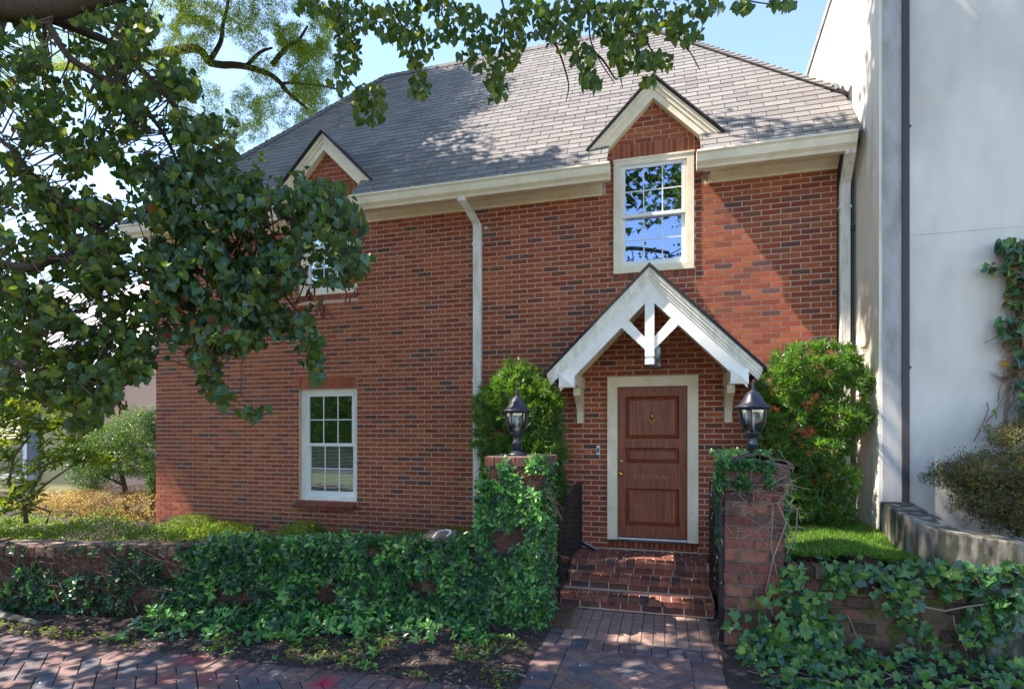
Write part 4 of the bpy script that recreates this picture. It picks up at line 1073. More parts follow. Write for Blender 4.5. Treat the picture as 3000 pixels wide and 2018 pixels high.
# ------------------------------------------------------------------ foreground tree (heart shaped leaves)
FT = empty("redbud_tree", (-5.2, -5.4, 0), "heart leaved tree whose limbs hang in from the upper left and across the top", "tree")
limbs = MB()
def limb(pts, r0, r1, n=7):
    """smooth the polyline and add slight wobble"""
    P = [Vector(p) for p in pts]; out = []
    for i in range(len(P)-1):
        a_, b_ = P[max(i-1, 0)], P[i]; c_, d_ = P[i+1], P[min(i+2, len(P)-1)]
        for k in range(5):
            t = k/5; out.append(.5*((2*b_)+(-a_+c_)*t+(2*a_-5*b_+4*c_-d_)*t*t+(-a_+3*b_-3*c_+d_)*t**3))
    out.append(P[-1]); m = len(out)
    out = [p+Vector((noise.noise(p*3), noise.noise(p*3+Vector((5, 0, 0))), noise.noise(p*3+Vector((0, 9, 0)))))*.02 for p in out]
    limbs.tube(out, [r0+(r1-r0)*i/(m-1) for i in range(m)], n); return out
segs = []
def L2(pts, r0, r1, n=6):
    o_ = limb([atD(K(x), K(y), d) for x, y, d in pts], r0, r1, n); segs.extend(o_); return o_
limb([(-5.2, -5.4, -.05), (-5.15, -5.3, 1.5), (-5.0, -5.1, 3.0), (-4.6, -4.9, 4.4)], .24, .15, 12)
root = Vector((-4.6, -4.9, 4.4))
o_ = limb([root, atD(K(-60), K(20), 3.3), atD(K(60), K(18), 3.3), atD(K(200), K(-5), 3.4), atD(K(420), K(-60), 3.6), atD(K(800), K(-120), 3.8), atD(K(1250), K(-90), 4.0), atD(K(1540), K(-20), 4.0)], .10, .03, 9); segs += o_
limb([root, (-4.2, -4.4, 6.5), (-3.6, -3.6, 9)], .13, .05, 8); limb([(-4.9, -5, 3.4), (-5.6, -3.9, 5.2), (-6, -3.2, 8)], .12, .04, 8)
L2([(40, 22, 3.35), (130, 50, 3.5), (200, 75, 3.6), (260, 100, 3.7), (330, 165, 3.8), (395, 240, 3.9), (440, 345, 4.0), (520, 420, 4.1), (570, 480, 4.15), (620, 560, 4.2)], .030, .009)
L2([(80, 30, 3.4), (120, 70, 3.3), (165, 130, 3.3), (240, 180, 3.4), (310, 230, 3.5), (370, 300, 3.6), (430, 420, 3.7), (500, 470, 3.8)], .024, .008)
L2([(-30, 600, 3.2), (60, 612, 3.2), (120, 590, 3.3), (190, 560, 3.4), (270, 500, 3.6), (350, 470, 3.8)], .03, .010)
L2([(-30, 640, 3.0), (60, 690, 3.2), (160, 740, 3.4), (260, 800, 3.6), (330, 850, 3.7)], .014, .004)
L2([(-20, 300, 3.2), (60, 380, 3.3), (140, 480, 3.5), (220, 620, 3.7), (300, 760, 3.8)], .013, .004)
L2([(-20, 820, 3.0), (80, 850, 3.2), (170, 880, 3.3), (260, 850, 3.5)], .010, .003)
for pts in ([(560, 470, 4.1), (585, 540, 4.0), (575, 600, 3.9), (560, 640, 3.9)], [(520, 440, 4.0), (550, 500, 3.9), (545, 560, 3.85), (530, 620, 3.8), (520, 650, 3.8)],
            [(560, 640, 3.9), (640, 640, 3.9), (720, 650, 4.0), (800, 620, 4.0)], [(540, 560, 3.9), (640, 500, 4.0), (720, 460, 4.1), (790, 470, 4.1)],
            [(430, 620, 3.8), (440, 720, 3.7), (450, 800, 3.7), (480, 870, 3.6), (510, 900, 3.6), (600, 945, 3.6)], [(640, 660, 3.9), (690, 720, 3.9), (720, 790, 3.9), (722, 860, 3.9)],
            [(350, 470, 3.8), (440, 560, 3.8), (520, 650, 3.8), (600, 720, 3.85)], [(600, 720, 3.85), (560, 760, 3.8), (500, 780, 3.8)]):
    L2(pts, .008, .0025, 5)
for pts in ([(1535, 0, 4.0), (1610, 0, 4.0), (1600, 60, 4)], [(1460, -30, 4), (1510, 50, 4.0), (1560, 100, 4.0), (1590, 160, 4.0)],
            [(1300, -40, 4.0), (1370, 70, 4.0), (1400, 130, 4), (1415, 200, 4)], [(1330, -40, 4.1), (1340, 20, 4.1), (1345, 90, 4.1), (1360, 130, 4.1), (1400, 190, 4.1)],
            [(1130, -40, 4.0), (1150, 40, 4.0), (1148, 120, 4), (1140, 210, 4)], [(760, -40, 3.8), (775, 60, 3.8), (770, 120, 3.8), (790, 180, 3.8), (850, 260, 3.8)],
            [(860, -60, 3.9), (900, 40, 3.9), (950, 100, 3.9), (960, 200, 3.9)], [(1000, -60, 3.9), (1040, 20, 3.9), (1090, 60, 3.9), (1100, 130, 3.9)],
            [(1400, -60, 4), (1440, 40, 4), (1490, 120, 4), (1530, 150, 4)], [(1250, 75, 4), (1275, 130, 4), (1295, 190, 4), (1290, 230, 4)],
            [(1330, 100, 4), (1375, 140, 4), (1400, 180, 4), (1412, 165, 4)], [(1540, -10, 4), (1640, -10, 4.1), (1720, 5, 4.1), (1800, 8, 4.1)]):
    L2(pts, .010, .003, 5)
limbs.ob("branch", BARK, FT, smooth=True)
lv = []
def lmat(px, py):
    r = R.random()
    if 420 < px < 1080*1.0 and py > 480: return 1 if r < .45 else (0 if r < .86 else (2 if r < .985 else (4 if r < .992 else 3)))
    return 0 if r < .70 else (1 if r < .76 else (2 if r < .999 else 3))
def heart(px, py, d, s):
    p = atD(px, py, d)
    lv.append((hang(p, s, (R.gauss(0, .9), -1.0, R.uniform(-.1, 1.1)), .6), R.randint(0, 3), lmat(px, py)))
def inpoly(x, y, P):
    c = False; j = len(P)-1
    for i in range(len(P)):
        if (P[i][1] > y) != (P[j][1] > y) and x < (P[j][0]-P[i][0])*(y-P[i][1])/(P[j][1]-P[i][1])+P[i][0]: c = not c
        j = i
    return c
P1 = [(-40, 40), (120, 40), (330, 0), (380, 90), (430, 180), (520, 260), (570, 330), (660, 380), (700, 400), (790, 430), (830, 560), (822, 640), (760, 630), (728, 690), (745, 790), (722, 870), (695, 830), (690, 720), (600, 765), (530, 790), (470, 820), (430, 790), (350, 740), (350, 850), (280, 885), (205, 960), (150, 930), (80, 890), (-40, 930)]
TWC = []
# leaves in drooping sprays: cluster centres, then leaves round each
def leafsprays(n, poly, bbox, hole, per=(4, 9), dr=(3.1, 4.3), sz=(.030, .062), spread=26):
    c = 0; tries = 0
    while c < n and tries < n*60:
        tries += 1; x = R.uniform(bbox[0], bbox[1]); y = R.uniform(bbox[2], bbox[3])
        if not inpoly(x, y, poly): continue
        nz = .8*noise.noise(Vector((x/70, y/55, 1.7)))+.6*noise.noise(Vector((x/22, y/20, 7.7)))
        th = hole(x, y)
        if nz < th: continue
        d = R.uniform(*dr); k = R.randint(*per); TWC.append(atD(K(x), K(y), d))
        for _ in range(k):
            heart(K(x+R.gauss(0, spread)), K(y+R.gauss(0, spread*.8)+R.uniform(0, 10)), d+R.gauss(0, .12), R.uniform(*sz)); c += 1
def hole(x, y):
    if x > 660 and 480 < y < 680: return .16
    if x > 350 and y > 400: return .0
    if x < 350 and y > 640: return -.04
    if x > 380 and y < 330: return .05
    if y < 420: return .06
    return -.02
leafsprays(12000, P1, (-40, 840, 0, 980), hole, spread=13)
leafsprays(1500, [(350, 420), (560, 400), (700, 430), (800, 470), (690, 500), (670, 640), (700, 700), (600, 740), (480, 800), (420, 760), (350, 720)], (350, 830, 400, 800), lambda x, y: .03, dr=(3.3, 3.9), sz=(.045, .078), spread=16)
for (x, y, rx, ry, n_) in [(480, 860, 22, 45, 22), (510, 900, 22, 22, 12), (575, 935, 30, 14, 12), (455, 810, 25, 30, 18), (720, 800, 18, 45, 22), (725, 850, 14, 20, 10), (690, 740, 30, 40, 24), (185, 965, 30, 26, 14), (560, 770, 24, 22, 9), (300, 840, 40, 30, 24),
                           (720, 12, 50, 22, 24), (800, 35, 55, 42, 58), (795, 110, 30, 55, 34), (840, 235, 38, 45, 42), (775, 175, 22, 40, 14), (900, 50, 60, 45, 58), (950, 105, 45, 45, 34), (955, 195, 24, 28, 20), (1045, 50, 60, 45, 50), (1085, 125, 36, 38, 22), (1128, 190, 24, 40, 26),
                           (1150, 95, 45, 55, 44), (1205, 40, 65, 48, 58), (1280, 70, 50, 45, 42), (1330, 140, 26, 45, 26), (1350, 190, 22, 18, 14), (1400, 50, 55, 52, 62), (1430, 115, 45, 50, 50), (1490, 135, 42, 22, 26), (1480, 35, 75, 40, 62), (1560, 75, 42, 26, 26), (1600, 14, 50, 20, 26),
                           (800, 500, 30, 40, 34), (740, 440, 50, 30, 40), (810, 600, 20, 40, 22), (770, 640, 45, 14, 16), (700, 470, 30, 40, 26), (1690, 12, 26, 14, 12), (1780, 6, 34, 12, 14), (1478, 185, 18, 12, 8), (980, 10, 60, 20, 20), (1320, 15, 60, 25, 30)]:
    dd_ = 3.85 if y < 300 else 3.7
    for _ in range(int(n_*2.7)):
        a_ = R.uniform(0, 6.28); r_ = math.sqrt(R.random())
        heart(K(x+rx*r_*math.cos(a_)), K(y+ry*r_*math.sin(a_)), dd_+R.gauss(0, .2), R.uniform(.034, .062) if y < 300 else R.uniform(.040, .070))
# gaps carved in the unseen crowns so sun reaches these spots
GAPS = [((-1.8, -.6, 2.6), .50), ((1.5, -.6, 2.7), .65), ((1.5, -.9, .9), .75), ((1.1, 0, 3.7), .8), ((-.5, -.22, .44), .34), ((-.02, -.22, .44), .36), ((-.1, -1.05, .22), .34), ((-.75, -1.1, .16), .16), ((-.3, -1.65, 0), .34), ((-1.0, -1.4, 0), .2), ((-7.5, -1.6, .7), 1.4), ((-10, .5, .7), 1.9), ((-9, -1.6, 1.8), 1.6), ((-.1, -3.05, 0), .16), ((-3.6, -3.5, 0), .10), ((-4.6, -3.6, 0), .12), ((-3.0, -3.5, 0), .08), ((2.6, -1.3, 1.1), .2), ((2.13, .6, 5), .7), ((2.13, .3, 3), .4), ((2.6, -1.9, .8), .35), ((3.2, -1.3, 1.6), .3)]
def sungap(q):
    for c, r in GAPS:
        d = q-Vector(c); t = d.dot(SUN)
        if (d-SUN*t).length < r: return True
    return False
# crown outside the frame, above and to the left: shades the pavement
def crownpts(c, rad, n_, sz=(.09, .14)):
    for _ in range(n_):
        while True:
            p = Vector((R.uniform(-1, 1), R.uniform(-1, 1), R.uniform(-1, 1)))
            if p.length < 1 and noise.noise(p*2.4+Vector(c)) > -.18: break
        q = Vector((c[0]+p.x*rad[0], c[1]+p.y*rad[1], c[2]+p.z*rad[2]))
        d = q-CAMP; dep = -d.x*cs+d.y*cc
        if dep > .2:
            px = CX+FP*(d.x*cc+d.y*cs)/dep; py = HY-FP*d.z/dep
            if -30 < px < 3030 and py > -60: continue
        if d.length < 1.6 or sungap(q): continue
        lv.append((hang(q, R.uniform(*sz), (R.gauss(0, 1), R.gauss(0, 1), 1.2), .5), 0, 0))
crownpts((-5.6, -4.6, 6.2), (2.6, 2.4, 1.9), 5200); crownpts((-3.4, -3.9, 7.4), (2.4, 2.2, 1.4), 3600); crownpts((-8.2, -3.6, 5.2), (2.0, 1.6, 1.7), 2200); crownpts((-1.2, -4.4, 7.2), (2.0, 1.6, 1.0), 1500)
crownpts((-6.8, -5.9, 4.4), (1.6, 1.4, 1.6), 1500)
leaves(FT, "leaf", HEARTS, LH, lv, 300)
tws = MB(); SG = np.array([list(p) for p in segs])
for c in TWC:
    if R.random() < .45: continue
    dd = ((SG-np.array(c))**2).sum(1); k = int(dd.argmin()); a_ = Vector(SG[k]); L_ = min(1.0, .5/max(.05, (a_-c).length))
    a_ = c+(a_-c)*L_+Vector((0, 0, .05)); m_ = (a_+c)/2+Vector((R.gauss(0, .03), R.gauss(0, .03), R.uniform(.0, .06)))
    tws.tube([a_, m_, c, c+Vector((R.gauss(0, .04), 0, -.06))], [.005, .004, .0028, .0015], 4)
tws.ob("twig", TWIG, FT, kind="stuff")
# seed pods / red dry leaf clusters hang on the same tree
pods = MB()
for (x, y) in ((770, 510), (705, 660), (800, 660), (590, 400), (268, 910), (640, 590), (735, 700)):
    c = atD(K(x), K(y), 3.75)
    for _ in range(9):
        p = c+Vector((R.gauss(0, .02), R.gauss(0, .02), R.gauss(0, .03))); pods.tube([p, p+Vector((R.gauss(0, .01), R.gauss(0, .01), -.05))], [.004, .007], 4)
pods.ob("seed_pod", mat("dry_red_pods", (.20, .035, .025), .7), FT)

# ------------------------------------------------------------------ bright fine leaved tree behind the house
BT = empty("oak_tree", (-22, 2.2, 0), "tall tree with fine bright yellow green leaves rising behind the left of the roof", "tree")
limbs = MB()
def wd(x, y, d): return atD(K(x), K(y), d)
limb([(-22, 2.2, -.1), (-21.8, 2.2, 5), (-21, 2.3, 9), (-19, 2.8, 12.5)], .34, .12, 10)
limb([(-21.5, 2.2, 7), wd(20, 190, 17), wd(250, 150, 14), wd(430, 110, 12), wd(480, 145, 12), wd(560, 152, 11.8), wd(620, 175, 11.7), wd(660, 215, 11.6), wd(700, 250, 11.5)], .13, .03)
limb([wd(620, 150, 11.7), wd(650, 110, 11.6), wd(680, 90, 11.5), wd(700, 60, 11.4)], .06, .02); limb([wd(475, 140, 12), wd(500, 100, 12), wd(510, 50, 12), wd(520, 0, 12)], .06, .03)
limb([wd(660, 215, 11.6), wd(640, 190, 11.6), wd(720, 195, 11.5), wd(780, 205, 11.5)], .04, .015); limb([wd(560, 152, 11.8), wd(590, 120, 11.7), wd(620, 108, 11.7)], .05, .02)
limb([(-20.5, 2.4, 10), (-16, 2.2, 12.6), (-9.5, 2, 13.4)], .14, .05)
limbs.ob("branch", BARK, BT, smooth=True)
lv = []
def fine(x, y, rx, ry, n_, d0, d1, mi=None, s=(.075, .135)):
    for _ in range(int(n_*3.3)):
        a_ = R.uniform(0, 6.28); r_ = math.sqrt(R.random())*1.12; xx = x+rx*r_*math.cos(a_); yy = y+ry*r_*math.sin(a_)
        if noise.noise(Vector((xx/26, yy/26, 3.3)))+.6*noise.noise(Vector((xx/9, yy/9, 8))) < -.20: continue
        p = atD(K(xx), K(yy), R.uniform(d0, d1)); lv.append((TRS(p, R.uniform(*s)), R.randint(0, 2), R.choice([0, 0, 1]) if mi is None else mi))
for e in [(690, 60, 60, 60, 620), (640, 150, 70, 60, 420), (710, 160, 45, 70, 560), (600, 60, 70, 60, 480), (520, 40, 60, 40, 260), (450, 50, 60, 45, 380), (420, 130, 60, 50, 300), (400, 30, 60, 35, 300), (560, 250, 34, 50, 230), (640, 250, 70, 40, 330), (690, 225, 50, 45, 320), (450, 250, 60, 60, 420), (500, 310, 60, 40, 260), (740, 100, 22, 40, 70), (330, 100, 60, 50, 250), (250, 60, 80, 50, 260), (150, 100, 90, 60, 240), (80, 180, 90, 80, 240), (580, 300, 30, 20, 60)]:
    fine(*e, 11, 13.2)
for c, rad, n_ in (((-8.4, 1.3, 11.9), (3.0, 1.9, 2.0), 12000), ((-12.0, 1.6, 10.6), (2.2, 2.2, 2.2), 2000), ((-8.6, 3.2, 13.2), (2, 1.6, 1.2), 1000)):
    for _ in range(n_):
        while True:
            p = Vector((R.uniform(-1, 1), R.uniform(-1, 1), R.uniform(-1, 1)))
            if p.length < 1 and noise.noise(p*2.6+Vector(c)) > -.1: break
        q = Vector((c[0]+p.x*rad[0], c[1]+p.y*rad[1], c[2]+p.z*rad[2])); d = q-CAMP; dep = -d.x*cs+d.y*cc
        py = HY-FP*d.z/dep
        if py > -30 and -30 < CX+FP*(d.x*cc+d.y*cs)/dep: continue
        lv.append((TRS(q, R.uniform(.18, .26)), R.randint(0, 2), R.choice([0, 1])))
leaves(BT, "leaf", TUFT, LO, lv)

# ------------------------------------------------------------------ shrubs
def shrub(name, label, cat, blobs, tm, mats, n_, sz, stems=None, mw=None, group=None, gap=.0, face_out=True, inner=.55, sname="foliage", lname="leaf", nobj=0):
    c0 = Vector(blobs[0][0]); e = empty(name, (c0.x, c0.y, max(0, c0.z-blobs[0][1][2])), label, cat, group)
    lv = []; tot = sum(b[1][0]*b[1][1]*b[1][2]/min(b[1]) for b in blobs)
    for c, r in blobs:
        k = int(n_*(r[0]*r[1]*r[2]/min(r))/tot)
        for _ in range(k):
            d = Vector((R.gauss(0, 1), R.gauss(0, 1), R.gauss(0, 1))).normalized(); rr = R.uniform(inner, 1)**.5*(1+.28*noise.noise(d*2.5+Vector(c)*3))
            p = Vector((c[0]+d.x*r[0]*rr, c[1]+d.y*r[1]*rr, c[2]+d.z*r[2]*rr))
            if gap and noise.noise(p*7) < -gap: continue
            up = Vector((d.x/r[0], d.y/r[1], d.z/r[2])).normalized()+Vector((0, 0, .35))
            lv.append((TRS(p, R.uniform(*sz), up if face_out else None, .45), R.randint(0, len(tm)-1), R.choices(range(len(mats)), mw)[0] if mw else R.randint(0, len(mats)-1)))
    for pts, r0, r1 in (stems or []):
        m = len(pts); MB().tube(pts, [r0+(r1-r0)*i/(m-1) for i in range(m)], 7).ob("stem", BARK, e, smooth=True)
    leaves(e, lname, tm, mats, lv, nobj, sname); return e
# podocarpus pair
shrub("podocarpus_shrub", "rounded needle leaved shrub behind the left lamp, beside the white downspout", "shrub",
      [((-1.82, -.45, 2.38), (.36, .30, .42)), ((-1.52, -.48, 2.15), (.30, .28, .45)), ((-2.15, -.5, 2.25), (.22, .2, .25)), ((-2.10, -.5, 1.85), (.26, .22, .28)), ((-1.5, -.5, 1.65), (.30, .26, .45)), ((-1.9, -.5, 1.5), (.35, .25, .4)), ((-1.42, -.5, 1.2), (.24, .22, .4)), ((-2.1, -.5, 1.15), (.2, .2, .25))],
      WHORL, LP, 2500, (.08, .13), [([(-1.8, -.45, .3), (-1.75, -.45, 1.2), (-1.7, -.45, 2.3)], .04, .015), ([(-1.8, -.45, .5), (-2.0, -.5, 1.3), (-2.1, -.5, 1.9)], .025, .01)], mw=[60, 40], group="needle leaved shrubs by the door", nobj=300, lname="needle_cluster")
shrub("podocarpus_shrub", "cloud shaped needle leaved shrub behind the right lamp against the brick wall", "shrub",
      [((1.62, -.5, 2.66), (.46, .30, .25)), ((1.30, -.5, 2.46), (.28, .26, .22)), ((1.96, -.55, 2.44), (.18, .2, .18)), ((1.24, -.55, 2.10), (.27, .24, .19)), ((1.84, -.55, 2.08), (.28, .24, .17)), ((1.55, -.5, 2.25), (.26, .24, .2)), ((1.14, -.55, 1.80), (.22, .22, .18)), ((1.62, -.55, 1.74), (.32, .24, .16)), ((1.34, -.55, 1.50), (.22, .22, .18)), ((1.80, -.55, 1.42), (.2, .2, .17)), ((1.45, -.55, 1.18), (.24, .24, .18)), ((1.78, -.55, 1.12), (.16, .16, .13))],
      WHORL, LP, 2900, (.075, .125), [([(1.55, -.4, .8), (1.5, -.4, 1.3), (1.35, -.42, 1.8), (1.4, -.45, 2.4)], .04, .015), ([(1.5, -.4, 1.3), (1.75, -.42, 1.7), (1.7, -.45, 2.5)], .03, .012), ([(1.55, -.4, 1.2), (1.85, -.42, 1.5), (1.95, -.45, 2.0)], .02, .01)], mw=[55, 45], group="needle leaved shrubs by the door", nobj=300, lname="needle_cluster", gap=.24)
# boxwoods along the house foot
for (px, py, r, h, lab, w_) in ((K(432), K(1194), .34, .15, "dark green boxwood at the foot of the brick wall near its left corner", [70, 30]), (K(505), K(1206), .44, .11, "flat lime green boxwood right of the darker one at the wall foot", [15, 85]), (K(688), K(1214), .30, .19, "single round boxwood below the ground floor window", [55, 45]), (K(935), K(1230), .28, .11, "low boxwood half hidden behind the loose painted brick", [60, 40]), (K(1035), K(1224), .36, .14, "low spreading boxwood between the painted brick and the downspout", [45, 55])):
    p = atY(px, py, -.55)
    shrub("boxwood", lab, "shrub", [((p.x, -.55, p.z), (r, .34, h)), ((p.x-r*.5, -.6, p.z-.04), (r*.6, .3, h*.7)), ((p.x+r*.45, -.5, p.z-.05), (r*.6, .3, h*.7))], TUFT2, LB, 2200, (.03, .05), [([(p.x, -.5, .25), (p.x+.02, -.5, p.z)], .02, .008)], mw=w_, group="boxwoods along the foot of the house")
# yellow green ground cover behind the wall at left
e_ = empty("ground_cover", (-7, -1.6, .6), "sunlit yellow green ground cover behind the left garden wall", "ground cover"); lv = []
for _ in range(5200):
    x = R.uniform(-12.5, -4.4); y = R.uniform(-2.4, -1.0)+(-.12)*( -x-4.4)*.5
    if x > -5.6 and R.random() < .5: continue
    zt = .66+.16*noise.noise(Vector((x*1.3, y*1.3, 2)))+(.06 if x < -7 else 0); lv.append((TRS((x, y, zt+R.uniform(-.12, .02)), R.uniform(.05, .085), (0, -.2, 1), .5), R.randint(0, 2), R.choices([0, 1], [30, 70])[0]))
leaves(e_, "leaf", TUFT2, LB, lv); 
# tan azaleas, sunlit, behind
e_ = shrub("azalea_bank", "bank of sunlit tan leaved azaleas under the small two stemmed tree", "shrub", [((-9.8, .5, .62), (1.3, .5, .32)), ((-8.6, .4, .62), (.9, .45, .3)), ((-10.9, .6, .52), (.9, .5, .3)), ((-12.0, .9, .42), (.9, .5, .25))], TUFT2, LAZ, 3600, (.06, .10), mw=[45, 20, 35])
# small two-stemmed tree
shrub("small_tree", "small two stemmed evergreen tree beside the left corner of the brick house", "tree",
      [((-9.05, .55, 2.0), (.75, .5, .42)), ((-9.9, .5, 1.75), (.65, .45, .4)), ((-8.6, .5, 1.6), (.42, .4, .75)), ((-9.5, .5, 1.4), (.7, .45, .35)), ((-10.5, .5, 1.55), (.45, .4, .42)), ((-10.2, .45, 1.15), (.4, .3, .3)), ((-8.55, .45, 1.05), (.22, .3, .35))],
      TUFT2, LB[:1]+LG[:1], 6500, (.06, .10), [([(-9.35, .5, .4), (-9.45, .5, .9), (-9.6, .5, 1.4), (-10.0, .5, 1.8)], .055, .02), ([(-8.95, .5, .4), (-8.75, .5, .9), (-8.6, .5, 1.5), (-8.8, .5, 2.0)], .05, .02), ([(-9.45, .5, .95), (-9.9, .45, 1.15), (-10.4, .4, 1.4)], .025, .01)], mw=[75, 25], gap=.22, inner=.2)
# rhododendron at the far left
stems_ = [([atD(K(x), K(y), d) for x, y, d in pts], r0, r1) for pts, r0, r1 in (
    (((60, 1190, 7.2), (55, 1150, 7.2), (75, 1110, 7.2), (105, 1060, 7.2), (140, 1030, 7.2)), .03, .01), (((60, 1150, 7.2), (20, 1100, 7.2), (30, 1040, 7.2), (70, 990, 7.2)), .03, .01),
    (((70, 1130, 7.2), (120, 1090, 7.2), (165, 1060, 7.2), (210, 1040, 7.2)), .018, .006), (((105, 1190, 7.2), (115, 1165, 7.2), (75, 1150, 7.2), (50, 1120, 7.2)), .015, .01))]
e_ = empty("rhododendron", (-8.6, -2.0, .4), "bright sunlit yellow green rhododendron at the far left edge", "shrub"); s = MB()
for pts, r0, r1 in stems_: s.tube(pts, [r0+(r1-r0)*i/(len(pts)-1) for i in range(len(pts))], 7)
s.ob("stem", TWIG, e_, smooth=True); lv = []
RHOD = [clump(LANCE, 9, .05, .95, 70+s_, True, .5) for s_ in range(3)]
for (x, y, rx, ry, n_) in ((60, 940, 75, 45, 55), (110, 985, 70, 30, 38), (20, 1000, 40, 50, 30), (100, 1045, 40, 18, 10), (150, 1035, 24, 14, 7), (200, 1045, 40, 16, 12), (40, 1090, 50, 40, 22), (0, 1150, 40, 30, 16), (60, 1140, 40, 25, 10), (20, 920, 40, 30, 20), (170, 940, 25, 25, 6), (240, 1050, 22, 14, 6)):
    for _ in range(n_):
        p = atD(K(x+rx*R.uniform(-1, 1)), K(y+ry*R.uniform(-1, 1)), R.uniform(6.9, 7.5)); lv.append((TRS(p, R.uniform(.13, .2), (-.3, -.5, 1), .35), R.randint(0, 2), R.choices([0, 1], [65, 35])[0]))
leaves(e_, "leaf_rosette", RHOD, LRH, lv, 160)
# grass patch on the right
e_ = tag(bpy.data.objects.new("grass", None), "bright green tuft grass patch between the pillar and the concrete wall", "grass", kind="stuff"); bpy.data.objects.remove(e_)
lv = []
for _ in range(9000):
    x = R.uniform(1.02, 2.42); y = R.uniform(-1.72, -.12)
    if x > 2.10 and y > -.78: continue
    if x > 2.14 and x > 2.12+(-.78-y)*.42: continue
    z_ = yr(min(x, 2.1), y)+.02
    lv.append((Matrix.Translation((x, y, z_)) @ Matrix.Rotation(R.uniform(0, 6.28), 4, 'Z') @ Matrix.Rotation(R.gauss(0, .3), 4, 'X') @ Matrix.Diagonal((R.uniform(.05, .085),)*2+(R.uniform(.05, .10),)+(1,)), R.randint(0, 2), R.choices([0, 1], [60, 40])[0]))
tag(leaves(None, "blade", BLADE, LGR, lv, 0, "grass"), "bright green grass patch between the right pillar and the stained concrete wall", "grass", kind="stuff")
# conifer on the right
shrub("juniper_shrub", "spreading juniper with browning branches behind the concrete wall at right", "shrub",
      [((2.95, -1.22, 1.60), (.50, .34, .17)), ((3.3, -1.3, 1.88), (.5, .36, .20)), ((2.66, -1.2, 1.52), (.30, .26, .11)), ((2.95, -1.3, 1.32), (.45, .34, .18)), ((3.4, -1.4, 1.5), (.55, .4, .3)), ((3.3, -1.4, 1.18), (.6, .36, .22)), ((3.45, -1.2, 2.12), (.32, .3, .13)), ((3.8, -1.4, 1.7), (.4, .4, .5))],
      TUFT, LJU, 14000, (.045, .08), [([(3.7, -1.3, .9), (3.2, -1.3, 1.3), (2.75, -1.25, 1.5), (2.45, -1.2, 1.55)], .03, .006), ([(3.9, -1.3, 1.0), (3.6, -1.3, 1.6), (3.3, -1.3, 1.75)], .025, .006), ([(3.9, -1.3, 1.2), (3.8, -1.3, 1.8), (3.6, -1.3, 2.1)], .025, .006)], mw=[44, 40, 16], gap=.3, inner=.25)
# creeper on the white wall, right edge
cr = empty("wall_creeper", (3.5, -.75, .9), "half dry creeper with grey stems climbing the white wall at the right edge", "climbing plant")
s = MB()
def onw(x, y, d=0): p = atY(K(x), K(y), -.72-d); return p
for pts, r0 in (([(2300, 1010), (2290, 940), (2310, 860), (2305, 780), (2320, 700), (2310, 620), (2325, 560)], .014), ([(2325, 1000), (2330, 900), (2318, 800), (2330, 700), (2325, 600)], .016), ([(2215, 1005), (2240, 960), (2250, 930), (2246, 915)], .005), ([(2240, 960), (2265, 940), (2285, 910), (2300, 870)], .006), ([(2246, 965), (2262, 975), (2285, 972)], .005), ([(2270, 915), (2275, 880), (2295, 855), (2292, 830)], .005), ([(2278, 990), (2285, 950), (2310, 900), (2328, 840)], .007), ([(2240, 780), (2265, 770), (2300, 745), (2331, 730)], .004), ([(2290, 800), (2310, 780), (2325, 740)], .006), ([(2300, 820), (2315, 850), (2305, 900)], .006)):
    P = [onw(x, y, .01) for x, y in pts]; s.tube([p+Vector((R.gauss(0, .008), R.uniform(-.01, 0), 0)) for p in P], r0, 5)
for _ in range(260):
    p = onw(R.uniform(2285, 2345), R.uniform(720, 930), R.uniform(.01, .08)); s.tube([p, p+Vector((R.gauss(0, .06), R.gauss(0, .02), R.gauss(0, .07)))], .003, 4)
s.ob("stem", VINEST, cr, smooth=True); lv = []
for (x, y, rx, ry, n_, s_) in ((2310, 575, 32, 30, 70, .11), (2320, 620, 25, 30, 55, .11), (2270, 605, 26, 10, 14, .07), (2246, 612, 12, 12, 9, .06), (2315, 680, 20, 40, 30, .1), (2295, 680, 10, 12, 6, .07), (2305, 750, 30, 30, 45, .1), (2250, 935, 14, 8, 3, .09), (2285, 870, 8, 12, 4, .07), (2300, 970, 26, 14, 16, .1), (2330, 850, 15, 90, 40, .1), (2330, 730, 12, 90, 40, .12)):
    for _ in range(int(n_*.62)):
        p = onw(x+rx*R.uniform(-1, 1), y+ry*R.uniform(-1, 1), R.uniform(.02, .14)); lv.append((hang(p, R.uniform(.7, 1.1)*s_, (R.gauss(0, .3), -1, .5), .4), R.randint(0, 1), 1 if x < 2260 else R.choices([0, 1, 2, 3], [26, 6, 36, 32])[0]))
lv.append((hang(onw(2284, 825, .03), .07, (0, -1, .2), .1), 0, 4))
leaves(cr, "leaf", [IVYS[1], HEARTS[1]], LI+[LJU[1], leafmat("yellow_leaf", (.5, .26, .02), .3)], lv, 300)

